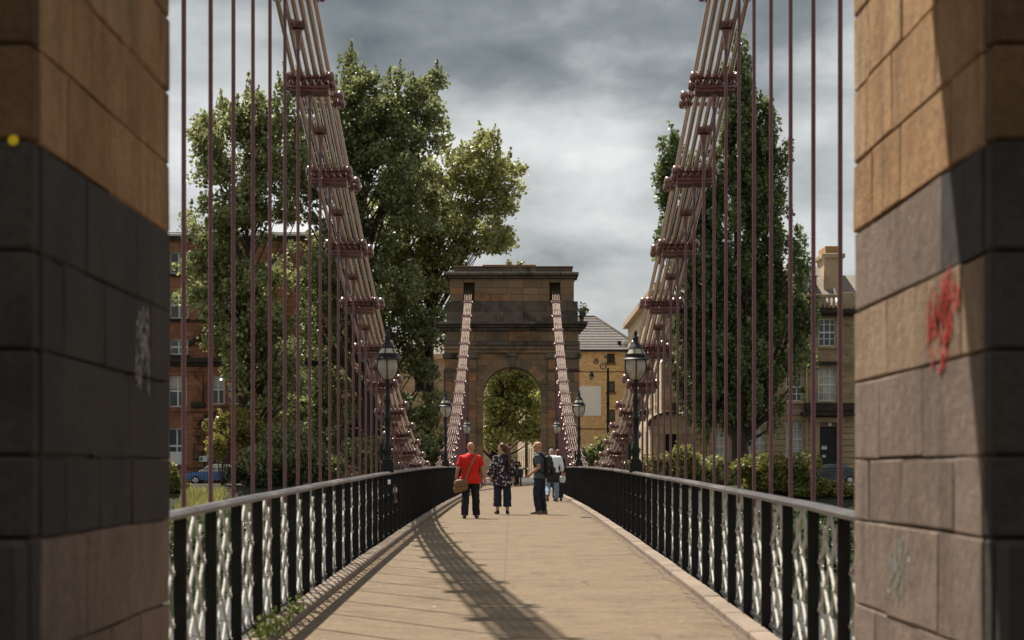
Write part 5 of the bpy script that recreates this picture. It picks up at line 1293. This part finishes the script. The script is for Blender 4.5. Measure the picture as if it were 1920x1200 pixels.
for s_ in (-.1, .1):
    q = MB(); q.cbox(s_ * .7 - .012, s_ * .7 + .012, -.098, -.082, .07 + s_ * .15, .17 + s_ * .1, .003); put('buckle_strap', q.mesh('buckle_strap', 'strap_tan'), t)
q = MB(); pth = [(.11, .0, .24), (.16, -.015, .42), (.24, -.04, .62), (.30, -.03, .74), (.35, .03, .835), (.365, .115, .865), (.35, .22, .82), (.25, .335, .58), (.02, .30, .34), (-.09, .08, .26)]
pts = []
for i in range(len(pth) - 1):
    for k in range(4): pts.append(Vector(pth[i]).lerp(Vector(pth[i + 1]), k / 4))
pts.append(Vector(pth[-1]))
rings = []
for i, p in enumerate(pts):
    d_ = (pts[min(i + 1, len(pts) - 1)] - pts[max(0, i - 1)]).normalized(); ax = Vector((.39, .1, .84)); out_ = Vector((p.x - .22, p.y - .165, 0)); 
    if out_.length < .01: out_ = Vector((0, -1, 0))
    out_ = (out_ - d_ * out_.dot(d_)).normalized(); w_ = d_.cross(out_) * .022; rings.append([p + w_ + out_ * .004, p - w_ + out_ * .004, p - w_ - out_ * .004, p + w_ - out_ * .004])
q.ring_loft(rings); put('strap', q.mesh('strap', 'strap_tan'), t)
t.rotation_euler = (0, 0, 0)

# woman in floral blouse
J = dict(head=(-.01, .01, 1.63), girth=.86, yaw=R(62), armL=[(-.155, 0, 1.385), (-.235, -.03, 1.13), (-.27, .08, .92)], armR=[(.155, 0, 1.385), (.235, -.01, 1.13), (.27, .06, .90)],
         legL=[(-.10, 0, .90), (-.118, 0, .49), (-.122, -.02, .095)], legR=[(.10, 0, .90), (.118, 0, .49), (.122, 0, .095)], legL_y=R(12), legR_y=R(-10))
t, sh, tr, so_, rot = person('woman in dark floral blouse and wide cropped trousers, long ponytail, head turned aside', spot(942, 52.2), R(4), 1.74, J, 'skin_pale')
sh('blouse_floral', 1.72, .045, .70, 1.42, 'blouse', (.085, .105, .13)); tr('trouser_navy', (.115, .098, .108), .26, name='culottes'); so_('shoe_black')
q = MB(); hc = Vector(J['head'])
hb = MB(); loft(hb, [(-.075, .055, .045, 0, -.05), (-.03, .078, .07, 0, -.035), (.03, .085, .088, 0, -.022), (.08, .078, .088, 0, -.016), (.115, .055, .065, 0, -.014), (.135, .02, .03, 0, -.014)])
hb.ball((0, -.10, .03), .05, .045, .05); q.add([tuple(hc + rot @ Vector(p)) for p in hb.v], hb.f)
tail = [hc + rot @ Vector((0, -.12, .03)), Vector((.135, -.09, 1.52)), Vector((.16, -.13, 1.38)), Vector((.165, -.15, 1.2)), Vector((.16, -.15, 1.04))]
q.tube(tail, [.04, .05, .048, .04, .012], 9); fleshed('hair', q, 'hair_brown', t, .011, 3)

# man with backpack, facing sideways
J = dict(head=(0, .045, 1.625), girth=1.02, yaw=0, pitch=R(-4), armL=[(-.19, 0, 1.39), (-.235, -.05, 1.13), (-.20, .17, .97)], armR=[(.19, 0, 1.39), (.23, -.06, 1.13), (.20, .10, .95)], armL_h=Vector((.05, .1, -.09)),
         legL=[(-.09, 0, .90), (-.10, .06, .49), (-.10, .01, .09)], legR=[(.09, 0, .90), (.10, -.03, .49), (.10, -.08, .09)])
RZ = R(72)
t, sh, tr, so_, rot = person('bald man in striped dark shirt and sunglasses standing side-on with a backpack', spot(1012, 52.3), RZ, 1.785, J, 'skin')
sh('shirt_striped', .68, .026, .86, 1.06); tr('trouser_navy', (.108, .082, .07), -.02); so_('shoe_grey')
q = MB(); hc = Vector(J['head'])
g2 = MB()
for s_ in (-1, 1): g2.ball((s_ * .034, .097, .006), .028, .010, .018, 10, 5); g2.tube([(s_ * .06, .09, .012), (s_ * .082, .03, .012), (s_ * .083, -.01, .008)], .005, 5)
g2.tube([(-.012, .105, .01), (.012, .105, .01)], .005, 5); q.add([tuple(hc + rot @ Vector(p)) for p in g2.v], g2.f); o = put('sunglasses', q.mesh('sunglasses', 'lens_black', 60), t)
bx, by, bz = spot(1012, 52.3); k = 1.785 / 1.75
t = thing('backpack', 'black backpack with grey trim worn by the man in the striped shirt', 'bag', (bx, by, bz), RZ); t.scale = (k, k, k)
q = MB(); loft(q, [(.90, .12, .07, 0, -.225), (.93, .15, .095, 0, -.235), (1.1, .155, .105, 0, -.245), (1.25, .15, .10, 0, -.235), (1.37, .12, .075, 0, -.22), (1.42, .07, .04, 0, -.21)]); fleshed('main_bag', q, 'pack_black', t, .012, 4)
q = MB(); q.cbox(-.11, .11, -.375, -.32, .95, 1.14, .02); o = put('front_pocket', q.mesh('front_pocket', 'pack_black', 50), t)
for z in (1.02, 1.18): q = MB(); q.cbox(-.16, -.148, -.30, -.26, z, z + .05, .004); put('side_tag', q.mesh('side_tag', 'pack_grey'), t)
for s_ in (-1, 1):
    q = MB(); q.tube([(s_ * .11, -.17, 1.37), (s_ * .125, -.06, 1.475), (s_ * .13, .05, 1.445), (s_ * .135, .115, 1.33), (s_ * .15, .10, 1.18), (s_ * .175, -.02, 1.06), (s_ * .14, -.16, .98)], .02, 6); put('shoulder_strap', q.mesh('shoulder_strap', 'pack_black', 50), t)

# man in white shirt stooping over, and his companion
J = dict(head=(-.05, .17, 1.565), girth=1.12, lean=(0, .10), yaw=R(10), pitch=R(-25), armL=[(-.20, .10, 1.39), (-.25, .17, 1.13), (-.10, .34, 1.08)], armR=[(.21, .10, 1.39), (.30, .03, 1.14), (.30, .10, .93)],
         legL=[(-.09, 0, .90), (-.15, .04, .48), (-.14, -.24, .20)], legR=[(.10, 0, .90), (.12, .03, .49), (.12, .02, .09)], legL_t=R(-52), legR_y=R(-6))
t, sh, tr, so_, rot = person('grey-haired man in a white shirt and pale jeans walking away with stooped head', spot(1036, 69.8), R(-6), 1.80, J, 'skin')
sh('shirt_white', 1.75, .03, .93, 1.02, rs=(.078, .07, .055)); tr('jeans_pale', (.112, .085, .075), .0); so_('shoe_grey')
q = MB(); hc = Vector(J['head']); hb = MB(); loft(hb, [(-.05, .074, .06, 0, -.05), (.0, .084, .075, 0, -.035), (.05, .083, .085, 0, -.025), (.09, .066, .075, 0, -.022), (.115, .03, .04, 0, -.02)]); q.add([tuple(hc + rot @ Vector(p)) for p in hb.v], hb.f); fleshed('hair', q, 'hair_grey', t, .011, 3)
q = MB(); loft(q, [(.62, .20, .15, .02, -.02), (.72, .21, .165, .02, -.01), (.85, .215, .168), (.96, .205, .16), (1.0, .19, .15)]); fleshed('tied_jacket', q, 'pack_black', t, .013, 4)
bx, by, bz = spot(1036, 69.8)
t = thing('carrier_bag', 'small pale carrier bag hanging from the hand of the man in the white shirt', 'bag', (bx + .33, by + .09, bz + .62))
q = MB(); q.ring_loft([[(-.06, -.05, .02), (.06, -.05, .0), (.07, .05, 0), (-.07, .05, .01)], [(-.1, -.07, .1), (.1, -.07, .1), (.1, .07, .1), (-.1, .07, .1)], [(-.08, -.04, .2), (.09, -.05, .22), (.07, .04, .2), (-.08, .04, .22)]]); put('sack', q.mesh('sack', 'shirt_white', 40), t)
q = MB(); q.tube([(-.06, 0, .2), (-.02, 0, .31), (.03, 0, .31), (.06, 0, .2)], .006, 5); put('handle', q.mesh('handle', 'shirt_white'), t)
J = dict(head=(0, .05, 1.60), girth=.88, yaw=R(25), pitch=R(-15), armL=[(-.165, .03, 1.40), (-.22, .06, 1.14), (-.12, .24, 1.05)], armR=[(.165, .03, 1.40), (.22, .0, 1.13), (.23, .08, .90)],
         legL=[(-.09, 0, .90), (-.10, .05, .49), (-.10, .05, .09)], legR=[(.09, 0, .90), (.10, -.01, .49), (.10, -.08, .09)])
t, sh, tr, so_, rot = person('auburn-haired person in black beside the white-shirted man, mostly hidden behind him', spot(1046, 70.9), R(5), 1.74, J, 'skin_pale')
sh('trouser_black', 1.7, .024, .86, 1.05, 'top', (.07, .06, .045)); tr('trouser_black', (.108, .085, .075)); so_('shoe_black')
q = MB(); hc = Vector(J['head']); hb = MB(); loft(hb, [(-.12, .05, .04, 0, -.06), (-.06, .075, .06, 0, -.045), (.03, .087, .088, 0, -.024), (.08, .078, .088, 0, -.018), (.115, .055, .065, 0, -.014), (.135, .02, .03, 0, -.014)]); q.add([tuple(hc + rot @ Vector(p)) for p in hb.v], hb.f); fleshed('hair', q, 'hair_auburn', t, .011, 3)

# busker in black behind a case on trestles
J = dict(head=(0, .03, 1.62), girth=1.0, yaw=R(0), pitch=R(-10), armL=[(-.19, .02, 1.41), (-.25, .12, 1.18), (-.12, .30, 1.28)], armR=[(.19, .02, 1.41), (.25, .12, 1.18), (.12, .30, 1.26)],
         legL=[(-.09, 0, .90), (-.10, .02, .49), (-.12, 0, .09)], legR=[(.09, 0, .90), (.10, .02, .49), (.12, 0, .09)])
t, sh, tr, so_, rot = person('person dressed all in black standing by a black case near the arch', spot(967.5, 127.5), R(180), 1.76, J, 'skin')
sh('pack_black', 1.7, .024, .86, 1.05, 'jacket', (.075, .065, .05)); tr('trouser_black'); so_('shoe_black')
q = MB(); hc = Vector(J['head']); hb = MB(); loft(hb, [(-.03, .08, .07, 0, -.04), (.03, .09, .1, 0, -.012), (.09, .082, .096, 0, -.01), (.13, .06, .07, 0, -.01), (.14, .02, .03, 0, -.01)]); q.add([tuple(hc + rot @ Vector(p)) for p in hb.v], hb.f); fleshed('cap', q, 'pack_black', t, .012, 3)
c_ = spot(972.5, 126.4)
t = thing('instrument_case', 'black flat case standing on two legs beside the person in black', 'case', c_)
q = MB(); q.cbox(-.26, .26, -.16, .16, .52, 1.05, .02); put('case', q.mesh('case', 'pack_black'), t)
for s_ in (-.17, .12): q = MB(); q.cbox(s_ - .05, s_ + .05, -.10, .10, 0, .53, .01); put('leg', q.mesh('leg', 'pack_black'), t)
